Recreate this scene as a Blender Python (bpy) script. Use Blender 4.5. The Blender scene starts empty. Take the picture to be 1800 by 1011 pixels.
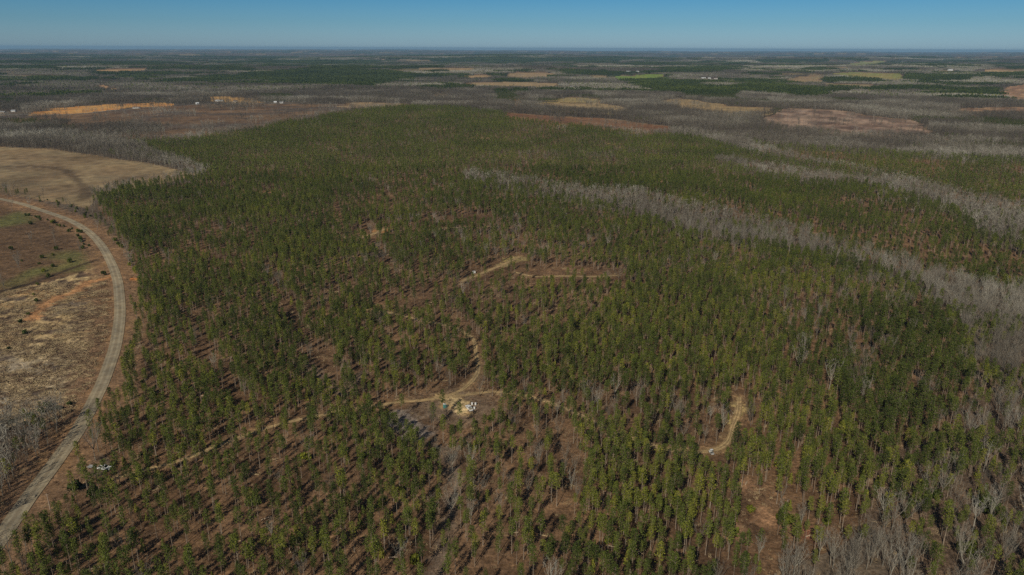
import bpy, math, random
import numpy as np
from mathutils import Matrix, Vector

C = bpy.context.scene.collection
sc = bpy.context.scene
R = math.radians

# ------------------------------------------------------------------ camera
F, CX, CY = 1300.0, 900.0, 505.5          # focal length and centre in pixels of the 1800 px photograph
PITCH, ROLL = 17.93, 0.23
CAM_Z = 162.0
cd = bpy.data.cameras.new('camera'); cam = bpy.data.objects.new('camera', cd); C.objects.link(cam)
cd.lens = 36.0 * F / 1800.0; cd.sensor_width = 36.0
cd.clip_start = 1.0; cd.clip_end = 200000.0
cam.matrix_world = Matrix.Translation((0, 0, CAM_Z)) @ Matrix.Rotation(R(90 - PITCH), 4, 'X') @ Matrix.Rotation(R(ROLL), 4, 'Z')
sc.camera = cam
RM = np.array(cam.matrix_world.to_3x3())

# ------------------------------------------------------------------ light
SUN_AZ, SUN_EL = 21.5, 36.0                 # shadows fall away from the camera, to the right
ld = bpy.data.lights.new('sun', 'SUN'); ld.energy = 4.9; ld.angle = R(0.5); ld.color = (1.0, 0.90, 0.74)
sun = bpy.data.objects.new('sun', ld); C.objects.link(sun)
tr = Vector((math.sin(R(SUN_AZ)) * math.cos(R(SUN_EL)), math.cos(R(SUN_AZ)) * math.cos(R(SUN_EL)), -math.sin(R(SUN_EL))))
sun.rotation_euler = tr.to_track_quat('-Z', 'Y').to_euler(); sun.location = (0, -50, 400)
w = bpy.data.worlds.new('World'); sc.world = w; w.use_nodes = True
nt = w.node_tree; nt.nodes.clear()
sky = nt.nodes.new('ShaderNodeTexSky'); sky.sky_type = 'NISHITA'; sky.sun_disc = False
sky.sun_elevation = R(SUN_EL); sky.sun_rotation = R(180 + SUN_AZ)
sky.altitude = 200; sky.air_density = 1.0; sky.dust_density = 0.6; sky.ozone_density = 2.5
hs = nt.nodes.new('ShaderNodeHueSaturation'); hs.inputs['Saturation'].default_value = 1.0
bg = nt.nodes.new('ShaderNodeBackground'); bg.inputs[1].default_value = 0.05
wo = nt.nodes.new('ShaderNodeOutputWorld')
tc = nt.nodes.new('ShaderNodeTexCoord'); sx_ = nt.nodes.new('ShaderNodeSeparateXYZ'); rp = nt.nodes.new('ShaderNodeValToRGB')
mu = nt.nodes.new('ShaderNodeMix'); mu.data_type = 'RGBA'; mu.blend_type = 'MULTIPLY'; mu.inputs[0].default_value = 1.0; mu.clamp_result = False
nt.links.new(tc.outputs['Generated'], sx_.inputs[0]); nt.links.new(sx_.outputs['Z'], rp.inputs[0])
el = rp.color_ramp.elements                       # a clear winter sky, deep teal a few degrees above the horizon
for p_, c_ in ((.03, (.60, 1.15, 1.8)), (.075, (.26, .86, 1.48)), (.5, (.85, .9, .95))):
    e_ = el.new(p_); e_.color = (*c_, 1)
el[0].color = (1.0, 1.5, 2.3, 1); el[-1].color = (.9, .9, .92, 1)
nt.links.new(sky.outputs[0], hs.inputs['Color']); nt.links.new(hs.outputs[0], mu.inputs[6]); nt.links.new(rp.outputs[0], mu.inputs[7]); nt.links.new(mu.outputs[2], bg.inputs[0]); nt.links.new(bg.outputs[0], wo.inputs[0])
sc.view_settings.view_transform = 'Standard'; sc.view_settings.look = 'None'
sc.view_settings.gamma = 1.0; sc.view_settings.exposure = -0.30
try: sc.view_settings.use_curve_mapping = False
except Exception: pass
cy = sc.cycles
cy.max_bounces = 4; cy.diffuse_bounces = 2; cy.glossy_bounces = 1; cy.transmission_bounces = 1
cy.volume_bounces = 0; cy.transparent_max_bounces = 4
cy.use_denoising = False
cy.caustics_reflective = False; cy.caustics_refractive = False

# ------------------------------------------------------------------ helpers
def tag(o, label=None, cat=None, group=None, kind=None):
    if label: o['label'] = label
    if cat: o['category'] = cat
    if group: o['group'] = group
    if kind: o['kind'] = kind
    return o

def empty(name, loc, rz=0.0):
    o = bpy.data.objects.new(name, None); C.objects.link(o)
    o.location = loc; o.rotation_euler = (0, 0, rz); o.empty_display_size = 1
    return o

class MB:
    def __init__(s): s.v = []; s.f = []; s.m = []
    def add(s, vs, fs, m=0):
        b = len(s.v); s.v += [tuple(p) for p in vs]
        for f in fs: s.f.append(tuple(i + b for i in f)); s.m.append(m)
    def box(s, x0, x1, y0, y1, z0, z1, m=0):
        vs = [(x, y, z) for z in (z0, z1) for (x, y) in ((x0, y0), (x1, y0), (x1, y1), (x0, y1))]
        s.add(vs, [(3, 2, 1, 0), (4, 5, 6, 7), (0, 1, 5, 4), (1, 2, 6, 5), (2, 3, 7, 6), (3, 0, 4, 7)], m)
    def prism(s, prof, y0, y1, m=0):           # profile of (x, z) points pushed along y
        n = len(prof)
        vs = [(x, y0, z) for x, z in prof] + [(x, y1, z) for x, z in prof]
        s.add(vs, [tuple(range(n)), tuple(range(2 * n - 1, n - 1, -1))] + [(i, i + n, (i + 1) % n + n, (i + 1) % n) for i in range(n)], m)
    def tube(s, pts, rad, n=5, m=0, cap=False):
        vs = []; fs = []
        for k, p in enumerate(pts):
            p = Vector(p)
            a = Vector(pts[max(0, k - 1)]); b = Vector(pts[min(len(pts) - 1, k + 1)])
            d = (b - a).normalized()
            u = d.orthogonal().normalized() if abs(d.z) < 0.98 else Vector((1, 0, 0))
            w_ = d.cross(u).normalized(); u = w_.cross(d)
            for i in range(n):
                t = 2 * math.pi * i / n
                vs.append(p + (u * math.cos(t) + w_ * math.sin(t)) * rad[k])
        for k in range(len(pts) - 1):
            for i in range(n):
                j = (i + 1) % n
                fs.append((k * n + i, k * n + j, (k + 1) * n + j, (k + 1) * n + i))
        if cap:
            fs.append(tuple(range(n - 1, -1, -1))); fs.append(tuple((len(pts) - 1) * n + i for i in range(n)))
        s.add(vs, fs, m)
    def strip(s, a, b, wd, rng, m=0):           # a thin tapering twig of three sides
        a = Vector(a); b = Vector(b); d = (b - a)
        u = d.cross(Vector((rng.uniform(-1, 1), rng.uniform(-1, 1), rng.uniform(-1, 1)))).normalized() * wd * .5
        s.add([a - u, a + u, b + u * .35, b - u * .35], [(0, 1, 2, 3)], m)
    def mesh(s, name, mats):
        me = bpy.data.meshes.new(name); me.from_pydata(s.v, [], s.f)
        for m in mats: me.materials.append(m)
        if len(mats) > 1: me.polygons.foreach_set('material_index', s.m)
        me.update(); return me
    def build(s, name, mats, parent=None, link=True, bevel=0):
        if not isinstance(mats, (list, tuple)): mats = [mats]
        o = bpy.data.objects.new(name, s.mesh(name, mats))
        if link: C.objects.link(o)
        if parent: o.parent = parent
        if bevel:
            b = o.modifiers.new('bevel', 'BEVEL'); b.width = bevel; b.segments = 2
        return o

# value noise in numpy
def _h(ix, iy, s):
    n = (ix.astype(np.int64) * 374761393 + iy.astype(np.int64) * 668265263 + s * 974634777) & 0xffffffff
    n = ((n ^ (n >> 13)) * 1274126177) & 0xffffffff
    n = (n ^ (n >> 16)) & 0xffffff
    return n / float(0xffffff)
def vn(x, y, s=0):
    x = np.asarray(x, float); y = np.asarray(y, float)
    ix = np.floor(x); iy = np.floor(y); fx = x - ix; fy = y - iy
    fx = fx * fx * (3 - 2 * fx); fy = fy * fy * (3 - 2 * fy)
    a = _h(ix, iy, s); b = _h(ix + 1, iy, s); c = _h(ix, iy + 1, s); d = _h(ix + 1, iy + 1, s)
    return (a * (1 - fx) + b * fx) * (1 - fy) + (c * (1 - fx) + d * fx) * fy
def fbm(x, y, s=0, o=4):
    t = 0; a = .5; n = 0
    for k in range(o):
        t = t + a * vn(x, y, s + k * 17); n += a; a *= .5; x = x * 2.03 + 11.3; y = y * 2.03 - 7.1
    return t / n
def ss(a, b, x):
    t = np.clip((x - a) / (b - a), 0, 1); return t * t * (3 - 2 * t)

# ------------------------------------------------------------------ terrain height
def hgt(x, y):
    x = np.asarray(x, float); y = np.asarray(y, float)
    r = np.hypot(x, y)
    h = 16 * np.exp(-((x + 260) / 620) ** 2 - ((y - 1750) / 520) ** 2)
    h = h + 5 * ss(250, 700, r) * (fbm(x / 330, y / 330, 3, 2) - .5)
    # shallow creek valley on the right
    d = (y - (560 + 0.0 * x)) - (-0.42) * (x - 250)
    h = h - 7 * np.exp(-(d / 110) ** 2) * ss(120, 420, x)
    far = ss(2600, 6500, r)
    h = h + far * (130 * (fbm(x / 3600, y / 1350, 21, 3) - .44) + 14 * (fbm(x / 700, y / 500, 31, 2) - .5))
    h = h + 18 * ss(9000, 30000, r) + 30 * ss(12000, 30000, r) * (fbm(x / 9000, y / 3500, 41, 3) - .4)
    h = h + 30 * ss(9000, 26000, r) * ss(.42, .62, x / np.maximum(r, 1))
    return h

def project(x, y, z):
    p = np.stack([x, y, np.asarray(z, float) - CAM_Z], -1) @ RM      # into camera axes
    d = np.maximum(-p[..., 2], 1e-3)
    return CX + F * p[..., 0] / d, CY - F * p[..., 1] / d, d
def at(u, v, lift=0.0):                        # a pixel of the photograph to the ground it shows
    d = RM @ np.array([(u - CX) / F, (CY - v) / F, -1.0]); d /= np.linalg.norm(d)
    t = np.concatenate([np.arange(60, 3000, 2.0), np.arange(3000, 60000, 20.0)])
    X = d[0] * t; Y = d[1] * t; Z = CAM_Z + d[2] * t
    k = np.nonzero(Z < hgt(X, Y))[0]
    k = k[0] if len(k) else len(t) - 1
    x, y = X[k], Y[k]
    return Vector((float(x), float(y), float(hgt(x, y)) + lift))

def inside(poly, u, v):
    res = np.zeros(u.shape, bool); n = len(poly)
    for i in range(n):
        x1, y1 = poly[i]; x2, y2 = poly[(i + 1) % n]
        if y1 == y2: continue
        c = ((y1 > v) != (y2 > v)) & (u < (x2 - x1) * (v - y1) / (y2 - y1) + x1)
        res ^= c
    return res

def smooth_line(pts, step=4.0):                # Catmull-Rom through world points, evenly resampled
    P = [Vector((p.x, p.y)) for p in pts]
    P = [P[0] * 2 - P[1]] + P + [P[-1] * 2 - P[-2]]
    out = []
    for i in range(1, len(P) - 2):
        for k in range(12):
            t = k / 12
            a, b, c, d = P[i - 1:i + 3]
            out.append(.5 * ((2 * b) + (c - a) * t + (2 * a - 5 * b + 4 * c - d) * t * t + (3 * b - a - 3 * c + d) * t ** 3))
    out.append(P[-2])
    res = [out[0]]; acc = 0
    for a, b in zip(out, out[1:]):
        L = (b - a).length
        while acc + L >= step and L > 0:
            q = (step - acc) / L; a = a.lerp(b, q); res.append(a.copy()); L = (b - a).length; acc = 0
        acc += L
    res.append(out[-1])
    return np.array([(p.x, p.y) for p in res])
def pdist(x, y, line, maxd=60):
    d = np.full(x.shape, 1e6)
    m = (x > line[:, 0].min() - maxd) & (x < line[:, 0].max() + maxd) & (y > line[:, 1].min() - maxd) & (y < line[:, 1].max() + maxd)
    xs = x[m]; ys = y[m]; best = np.full(xs.shape, 1e12)
    st = max(1, len(line) // 260); L = line[::st]
    if (len(line) - 1) % st: L = np.vstack([L, line[-1]])
    for (ax, ay), (bx, by) in zip(L[:-1], L[1:]):
        dx, dy = bx - ax, by - ay; q = dx * dx + dy * dy + 1e-9
        t = np.clip(((xs - ax) * dx + (ys - ay) * dy) / q, 0, 1)
        best = np.minimum(best, (xs - ax - t * dx) ** 2 + (ys - ay - t * dy) ** 2)
    d[m] = np.sqrt(best); return d

# ------------------------------------------------------------------ plan of the place (outlines read from the photograph, laid on the ground)
def W(*p): return smooth_line([at(u, v) for u, v in p])
ROAD = W((-120, 1110), (-60, 1030), (-15, 968), (25, 915), (54, 875), (83, 833), (107, 800), (132, 765), (152, 733), (167, 703), (181, 672), (193, 642), (202, 612), (208, 582), (211, 552), (210, 522), (206, 492), (195, 462), (178, 432), (153, 406), (120, 387), (75, 371), (30, 357), (-30, 345), (-120, 332))
TRACKS = [
    (W((205, 842), (260, 826), (330, 806), (420, 770), (500, 745), (560, 732), (620, 720), (665, 714), (700, 709), (745, 705), (790, 697), (815, 685), (835, 665), (841, 648), (837, 625), (833, 600), (820, 588), (800, 578), (770, 570), (745, 565), (690, 552), (640, 545)), 2.7, 'main'),
    (W((795, 700), (870, 690), (940, 700), (1010, 727), (1080, 762), (1150, 785), (1195, 797), (1250, 793), (1278, 780), (1288, 752), (1298, 724), (1299, 700)), 2.8, 'east'),
    (W((812, 496), (830, 488), (880, 468), (914, 452)), 3.6, 'hill'),
    (W((905, 480), (940, 487), (1000, 486), (1040, 487), (1085, 485)), 3.4, 'cross'),
    (W((630, 420), (655, 412), (680, 402)), 4.5, 'cut'), (W((725, 410), (780, 402), (840, 400), (880, 398)), 3.6, 'cut2'),
]
TOPROAD = W((-100, 203), (0, 202), (80, 201.5), (130, 201), (172, 197), (200, 194), (240, 191), (300, 186), (345, 184), (420, 182.5), (520, 182), (600, 184))
LANES = [W((470, 470), (490, 520), (525, 590), (560, 650), (590, 700)), W((640, 395), (660, 440), (700, 500)), W((330, 560), (370, 640), (430, 730)), W((985, 760), (1000, 850), (990, 960))]
GULLY = W((640, 655), (600, 690), (560, 660), (535, 640))
GULLY2 = W((690, 745), (730, 770), (775, 800), (800, 840), (795, 880), (790, 930), (775, 980), (760, 1040))

PINE = [(-260, 1300), (-60, 1075), (10, 1012), (45, 960), (75, 925), (105, 880), (150, 838), (180, 838), (205, 815), (175, 790), (190, 745), (200, 700), (222, 645), (240, 595), (246, 540), (242, 490), (228, 445), (205, 405), (178, 375), (168, 358), (215, 345), (290, 328), (350, 318), (380, 308), (345, 298), (260, 270), (205, 262), (240, 256), (320, 252), (400, 242), (470, 230), (560, 210), (640, 198), (720, 192), (800, 194), (880, 203), (960, 218), (1040, 231), (1150, 243), (1215, 246), (1300, 270), (1400, 292), (1500, 306), (1545, 318), (1500, 322), (1400, 310), (1340, 298), (1265, 285),
        (1255, 292), (1340, 312), (1420, 327), (1500, 333), (1560, 342), (1620, 358), (1680, 382), (1712, 405), (1720, 425), (1800, 445), (2400, 560), (2400, 620), (1800, 520), (1700, 508), (1600, 478), (1500, 446), (1430, 424), (1350, 402), (1280, 385), (1200, 367), (1130, 348), (1040, 344), (950, 330), (880, 317), (815, 312), (815, 325), (900, 338), (985, 352), (1050, 366), (1120, 384), (1180, 410), (1240, 424), (1330, 440), (1400, 452), (1480, 470), (1560, 494), (1640, 525), (1680, 570), (1705, 620), (1722, 680), (1732, 740), (1715, 800), (1660, 880), (1540, 925), (1480, 960), (1400, 990), (1370, 1040), (1340, 1120), (1300, 1400), (-260, 1400)]
PINE_E = [(1310, 252), (1400, 263), (1500, 270), (1600, 278), (1700, 284), (1800, 288), (2500, 300), (2500, 470), (1800, 372), (1667, 347), (1600, 325), (1500, 303), (1400, 283), (1325, 258)]
DENSE_R = [(1420, 580), (1500, 545), (1600, 550), (1670, 600), (1705, 680), (1705, 760), (1630, 800), (1540, 800), (1470, 740), (1400, 660)]
MIX_R = [(1530, 800), (1620, 780), (1700, 740), (1712, 690), (1730, 660), (1950, 700), (2300, 900), (2300, 1300), (1600, 1300), (1620, 1000), (1560, 940), (1520, 900)]
SPARSE = [[(650, 725), (720, 700), (800, 685), (860, 690), (880, 720), (860, 760), (800, 785), (740, 790), (690, 770)],
          [(1275, 700), (1330, 695), (1335, 735), (1310, 780), (1262, 800), (1262, 770), (1280, 740)],
          [(1290, 870), (1350, 850), (1410, 885), (1400, 965), (1300, 960)],
          [(860, 462), (925, 445), (935, 468), (1100, 478), (1105, 512), (980, 515), (880, 512), (830, 505)],
          [(545, 640), (580, 610), (600, 660), (570, 700)], [(640, 535), (760, 520), (780, 545), (660, 560)],
          [(735, 385), (860, 378), (870, 400), (740, 408)]]
FIELDS = [   # name, label-less setting patches: outline, base colour, colour 2, trees kept out
    ('hay_field', [(-500, 262), (-100, 259), (0, 258), (80, 262), (180, 275), (260, 288), (348, 306), (290, 322), (215, 335), (165, 347), (150, 366), (100, 356), (50, 347), (0, 338), (-100, 325), (-500, 300)], (.225, .165, .098), (.27, .21, .125)),
    ('plowed_field', [(55, 199.5), (85, 193), (130, 188), (200, 183.5), (275, 180), (308, 182), (300, 184), (225, 188), (195, 192), (170, 196), (110, 199)], (.50, .24, .08), (.54, .31, .11)),
    ('plowed_field', [(325, 172.5), (390, 170), (452, 174), (446, 180), (405, 179), (360, 176)], (.46, .29, .11), (.42, .25, .10)),
    ('plowed_field', [(165, 124.5), (190, 122), (250, 120.5), (258, 123.5), (225, 126), (180, 126)], (.40, .25, .12), (.38, .26, .14)),
    ('plowed_field', [(175, 150), (185, 150), (202, 158), (198, 160)], (.40, .25, .14), (.4, .25, .12)),
    ('pasture', [(818, 145), (900, 144.5), (978, 146.5), (972, 152), (900, 152), (830, 149)], (.32, .24, .135), (.34, .245, .13)),
    ('pasture', [(890, 135), (912, 128), (960, 127.5), (975, 132), (930, 136.5)], (.31, .225, .13), (.30, .22, .125)),
    ('pasture', [(795, 122.5), (830, 121), (835, 123), (800, 124.5)], (.31, .225, .13), (.30, .22, .125)),
    ('pasture', [(818, 134), (850, 131.5), (862, 135), (835, 137)], (.36, .25, .13), (.36, .25, .12)),
    ('pasture', [(765, 168), (785, 165), (793, 168), (775, 171)], (.30, .24, .10), (.36, .25, .12)),
    ('clay_bank', [(905, 172), (917, 173), (913, 187), (904, 186)], (.42, .21, .09), (.40, .24, .12)),
    ('pasture', [(940, 184), (990, 180), (1060, 181), (1105, 193), (1090, 197), (990, 193)], (.33, .24, .13), (.32, .245, .135)),
    ('pasture', [(955, 178), (1000, 171), (1048, 175), (1045, 179), (1000, 178)], (.33, .25, .11), (.30, .24, .11)),
    ('pasture', [(1165, 177), (1200, 173), (1255, 181), (1280, 187), (1352, 190), (1345, 198), (1290, 201), (1230, 196), (1185, 193)], (.33, .24, .125), (.31, .23, .12)),
    ('pasture', [(602, 181), (640, 180), (705, 182), (700, 186), (620, 186)], (.33, .24, .14), (.31, .22, .12)),
    ('winter_rye_field', [(1084, 135), (1125, 134), (1130, 131.5), (1162, 131), (1165, 137), (1085, 140)], (.17, .24, .05), (.20, .24, .06)),
    ('winter_rye_field', [(1490, 113), (1518, 108.5), (1557, 107), (1545, 112), (1500, 116)], (.22, .24, .09), (.24, .23, .09)),
    ('winter_rye_field', [(1465, 129), (1500, 127), (1586, 130), (1582, 140), (1540, 138), (1480, 132)], (.24, .25, .08), (.28, .23, .09)),
    ('pasture', [(1378, 141), (1440, 132), (1448, 143), (1400, 144.5)], (.30, .21, .12), (.28, .22, .12)),
    ('pasture', [(1445, 147), (1535, 149), (1528, 154), (1460, 151)], (.28, .22, .12), (.27, .22, .12)),
    ('pasture', [(1733, 123), (1765, 121), (1795, 125), (1770, 128), (1740, 126)], (.36, .26, .14), (.36, .24, .12)),
    ('red_clay_field', [(888, 198), (960, 204), (1050, 208.5), (1100, 214), (1170, 222), (1182, 232), (1120, 230), (1050, 224), (960, 215), (895, 206)], (.185, .10, .058), (.22, .13, .075)),
    ('logged_land', [(1328, 212), (1387, 190), (1483, 195), (1513, 203), (1613, 212), (1606, 222), (1640, 234), (1678, 243), (1567, 240), (1483, 236), (1400, 229)], (.20, .135, .10), (.29, .21, .155)),
    ('logged_land', [(1655, 197), (1720, 189), (2300, 190), (2300, 205), (1720, 201)], (.23, .14, .09), (.33, .22, .13)),
    ('logged_land', [(1755, 162), (1790, 150), (2200, 150), (2200, 175), (1790, 178)], (.30, .18, .11), (.33, .22, .13)),
    ('open_brush_land', [(-600, 212), (0, 203), (60, 202.5), (130, 201.5), (172, 197.5), (200, 194.5), (240, 191.5), (300, 187), (330, 184.5), (420, 183), (560, 183), (720, 184), (720, 192), (640, 196), (560, 208), (470, 226), (400, 236), (300, 247), (220, 250), (180, 240), (120, 222), (60, 214), (0, 216), (-600, 222)], (.135, .088, .056), (.18, .12, .072)),
]
GREENPINE = [[(130, 112), (260, 108), (330, 112), (200, 117)], [(150, 128), (330, 130), (420, 128), (300, 134), (170, 133)], [(-200, 118), (90, 118), (100, 123), (-200, 124)], [(450, 108), (560, 106), (700, 108), (600, 114), (470, 113)],
             [(900, 104), (1080, 100), (1170, 104), (1000, 110)], [(1160, 120), (1280, 118), (1290, 125), (1180, 126)], [(700, 96), (1000, 95), (900, 99), (720, 100)], [(1330, 106), (1460, 104), (1450, 110), (1340, 111)], [(1100, 112), (1180, 111), (1170, 115), (1110, 116)],
             [(1085, 140), (1165, 139), (1230, 150), (1290, 163), (1300, 180), (1240, 176), (1190, 168), (1130, 158)],
             [(1268, 153), (1350, 149), (1478, 160), (1445, 174), (1400, 174), (1330, 166), (1275, 162)], [(1445, 175), (1510, 177), (1540, 183), (1470, 182)],
             [(1590, 131), (1700, 134), (1706, 143), (1610, 144)], [(255, 147), (330, 140), (440, 132), (550, 121), (680, 125), (745, 133), (700, 144), (640, 154), (560, 150), (450, 143), (330, 147)],
             [(1445, 137), (1545, 141), (1545, 147), (1450, 146)], [(985, 123), (1080, 127), (1085, 134), (1000, 133)], [(60, 137), (170, 138), (160, 144), (60, 143)],
             [(860, 161), (905, 160), (903, 183), (868, 180)], [(945, 158), (945, 165), (905, 168), (905, 162)], [(455, 168), (520, 168), (515, 178), (460, 178)]]
GREY_TONGUE = [(100, 240), (180, 228), (230, 222), (300, 226), (290, 238), (200, 246), (150, 240)]
TREELINE = [(-500, 225), (0, 222), (90, 232), (180, 248), (260, 268), (345, 298), (372, 306), (350, 308), (262, 291), (180, 278), (80, 264), (0, 260), (-500, 264)]
SCRUB_L = [(-600, 340), (0, 352), (30, 362), (75, 378), (115, 392), (148, 412), (172, 438), (188, 466), (160, 474), (100, 492), (0, 520), (-600, 560)]
CLEARCUT_L = [(-600, 560), (0, 518), (100, 490), (165, 470), (192, 468), (200, 500), (203, 550), (198, 590), (188, 635), (172, 680), (150, 730), (100, 745), (0, 760), (-600, 800)]
WOODS_BL = [(-600, 780), (0, 752), (80, 742), (138, 730), (120, 765), (95, 800), (72, 832), (42, 872), (12, 912), (-30, 965), (-80, 1030), (-600, 1300)]
CLAY_STREAK = W((192, 489), (150, 500), (125, 517), (95, 527), (70, 545), (55, 562))
DITCH_L = W((168, 459), (120, 475), (60, 497), (0, 513), (-90, 535))
HEDGE_F = W((-60, 291), (0, 293), (60, 293), (95, 296), (118, 303), (140, 320), (150, 338), (146, 352))

def infield(f, u, v, d):                          # far fields run on behind the tree tops that hide their near edge
    m = inside(f[1], u, v)
    if min(p[1] for p in f[1]) < 215 and f[0] != 'open_brush_land': m |= inside(f[1], u, v - (4.0 if f[0] in ('plowed_field', 'logged_land') else 7.0) * F / d)
    return m
def wob2(x, y, r): return ss(700, 2200, r) * (fbm(x / 75, y / 75, 78, 3) - .5) * 130000 / np.maximum(r, 300)
# what the ground is called at each spot
def classify(x, y):
    z = hgt(x, y); u, v, d = project(x, y, z)
    r = np.hypot(x, y)
    wob = (fbm(x / 25, y / 25, 77, 2) - .5)
    uu = u + wob * 9000 / np.maximum(r, 150) + wob2(x, y, r); vv = v
    k = np.zeros(x.shape, np.int8)              # 0 leafless woods, 1 pines, 2 open, 3 sparse east pines, 4 scrub, 5 clearcut, 6 roadside woods, 7 far pines, 8 dense pines
    n1 = fbm(x / 900, y / 420, 5, 3); n2 = fbm(x / 260, y / 200, 9, 3)
    k[(n1 > .68) & (r > 3300)] = 7
    k[(fbm(x / 2400, y / 900, 15, 3) > .67) & (r > 7500)] = 7
    k[(n2 > .66) & (r > 1500)] = 7
    for g in GREENPINE: k[inside(g, uu, vv)] = 7
    k[inside(PINE_E, uu, vv)] = 3
    k[inside(PINE, uu, vv)] = 1
    k[inside(DENSE_R, uu, vv)] = 8
    k[inside(MIX_R, uu, vv)] = 9
    k[inside(TREELINE, uu, vv)] = 0
    k[inside(SCRUB_L, uu, vv)] = 4
    k[inside(CLEARCUT_L, uu, vv)] = 5
    k[inside(WOODS_BL, uu, vv)] = 6
    k[(fbm(x / 520, y / 300, 13, 3) > .665) & (r > 3000) & (k == 0)] = 10
    for f in FIELDS: k[infield(f, uu, vv, d)] = 2
    k[inside(GREY_TONGUE, uu, vv)] = 0
    return k, u, v, d, r

# ------------------------------------------------------------------ materials
def mat(name):
    m = bpy.data.materials.new(name); m.use_nodes = True
    b = m.node_tree.nodes['Principled BSDF']; b.inputs['Roughness'].default_value = .9
    b.inputs['Specular IOR Level'].default_value = .2
    return m, m.node_tree.nodes, m.node_tree.links, b
def noise(N, L, scale, det=4, coord='Object', rough=.6):
    t = N.new('ShaderNodeTexCoord'); n = N.new('ShaderNodeTexNoise'); n.inputs['Scale'].default_value = scale
    n.inputs['Detail'].default_value = det; n.inputs['Roughness'].default_value = rough
    L.new(t.outputs[coord], n.inputs['Vector']); return n.outputs['Fac']
def ramp(N, L, fac, stops):
    r = N.new('ShaderNodeValToRGB'); L.new(fac, r.inputs[0])
    e = r.color_ramp.elements
    while len(e) < len(stops): e.new(.5)
    for i, (p, c) in enumerate(stops): e[i].position = p; e[i].color = (*c, 1) if len(c) == 3 else c
    return r.outputs[0]
def mixc(N, L, a, b, fac, mode='MIX'):
    m = N.new('ShaderNodeMix'); m.data_type = 'RGBA'; m.blend_type = mode
    for s, val in ((0, fac), (6, a), (7, b)):
        if isinstance(val, (int, float)): m.inputs[s].default_value = val
        elif isinstance(val, tuple): m.inputs[s].default_value = (*val, 1)
        else: L.new(val, m.inputs[s])
    return m.outputs[2]
def plain(name, col, rough=.7, metal=0.0, var=.12, scale=3.0):
    m, N, L, b = mat(name)
    f = noise(N, L, scale)
    c = mixc(N, L, tuple(max(0, x * (1 - var)) for x in col), tuple(min(1, x * (1 + var)) for x in col), f)
    L.new(c, b.inputs['Base Color']); b.inputs['Roughness'].default_value = rough; b.inputs['Metallic'].default_value = metal
    b.inputs['Specular IOR Level'].default_value = .5
    return m
def ground_mat(name, fine=.9, mid=.12, amp=(.42, 1.75)):
    m, N, L, b = mat(name)
    a = N.new('ShaderNodeAttribute'); a.attribute_name = 'col'
    f1 = noise(N, L, fine, 5, rough=.75); f2 = noise(N, L, mid, 4); f3 = noise(N, L, .012, 3)
    g1 = ramp(N, L, f1, [(.30, (amp[0],) * 3), (.50, (1, 1, 1)), (.68, (amp[1], amp[1] * .97, amp[1] * .92))])
    g2 = ramp(N, L, f2, [(.32, (.72, .72, .74)), (.66, (1.25, 1.22, 1.18))])
    g3 = ramp(N, L, f3, [(.35, (.85, .87, .9)), (.65, (1.12, 1.1, 1.05))])
    f0 = noise(N, L, fine * .38, 4, rough=.7); g0 = ramp(N, L, f0, [(.36, ((1 + amp[0]) / 2,) * 3), (.62, ((1 + amp[1]) / 2,) * 3)])
    c = mixc(N, L, mixc(N, L, a.outputs['Color'], g0, 1.0, 'MULTIPLY'), g1, 1.0, 'MULTIPLY'); c = mixc(N, L, c, g2, 1.0, 'MULTIPLY'); c = mixc(N, L, c, g3, 1.0, 'MULTIPLY')
    L.new(c, b.inputs['Base Color']); b.inputs['Specular IOR Level'].default_value = .05
    bp = N.new('ShaderNodeBump'); bp.inputs['Strength'].default_value = .5; bp.inputs['Distance'].default_value = .35
    L.new(f1, bp.inputs['Height']); L.new(bp.outputs[0], b.inputs['Normal'])
    return m
M_GROUND = ground_mat('ground'); M_FIELD = ground_mat('field', 1.6, .07, (.85, 1.15)); M_TRACK = ground_mat('track', 1.1, .25, (.7, 1.3))

def leaf_mat(name, dark, mid, light, transl=.18):
    m, N, L, b = mat(name)
    a = N.new('ShaderNodeAttribute'); a.attribute_type = 'INSTANCER'; a.attribute_name = 'tint'
    t = ramp(N, L, a.outputs['Fac'], [(.0, dark), (.5, mid), (1.0, light)])
    g = noise(N, L, .9, 3); h = ramp(N, L, g, [(.3, (.6, .62, .6)), (.7, (1.45, 1.4, 1.3))])
    c = mixc(N, L, t, h, 1.0, 'MULTIPLY')
    L.new(c, b.inputs['Base Color']); b.inputs['Roughness'].default_value = .7; b.inputs['Specular IOR Level'].default_value = .15
    tb = N.new('ShaderNodeBsdfTranslucent'); L.new(c, tb.inputs[0])
    mx = N.new('ShaderNodeMixShader'); mx.inputs[0].default_value = transl
    L.new(b.outputs[0], mx.inputs[1]); L.new(tb.outputs[0], mx.inputs[2])
    L.new(mx.outputs[0], N['Material Output'].inputs[0])
    return m
M_NEEDLE = leaf_mat('pine_needles', (.045, .062, .014), (.100, .126, .023), (.20, .205, .03))
M_LEAF = leaf_mat('evergreen_leaves', (.028, .045, .014), (.07, .09, .02), (.16, .175, .02))
def bark_mat(name, dark, mid, light):
    m, N, L, b = mat(name)
    a = N.new('ShaderNodeAttribute'); a.attribute_type = 'INSTANCER'; a.attribute_name = 'tint'
    t = ramp(N, L, a.outputs['Fac'], [(.0, dark), (.5, mid), (1.0, light)])
    g = noise(N, L, 2.0, 4); h = ramp(N, L, g, [(.3, (.65, .65, .65)), (.7, (1.3, 1.3, 1.3))])
    L.new(mixc(N, L, t, h, 1.0, 'MULTIPLY'), b.inputs['Base Color']); b.inputs['Specular IOR Level'].default_value = .05
    return m
M_BARK = bark_mat('pine_bark', (.19, .145, .105), (.24, .195, .15), (.29, .24, .185))
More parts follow.
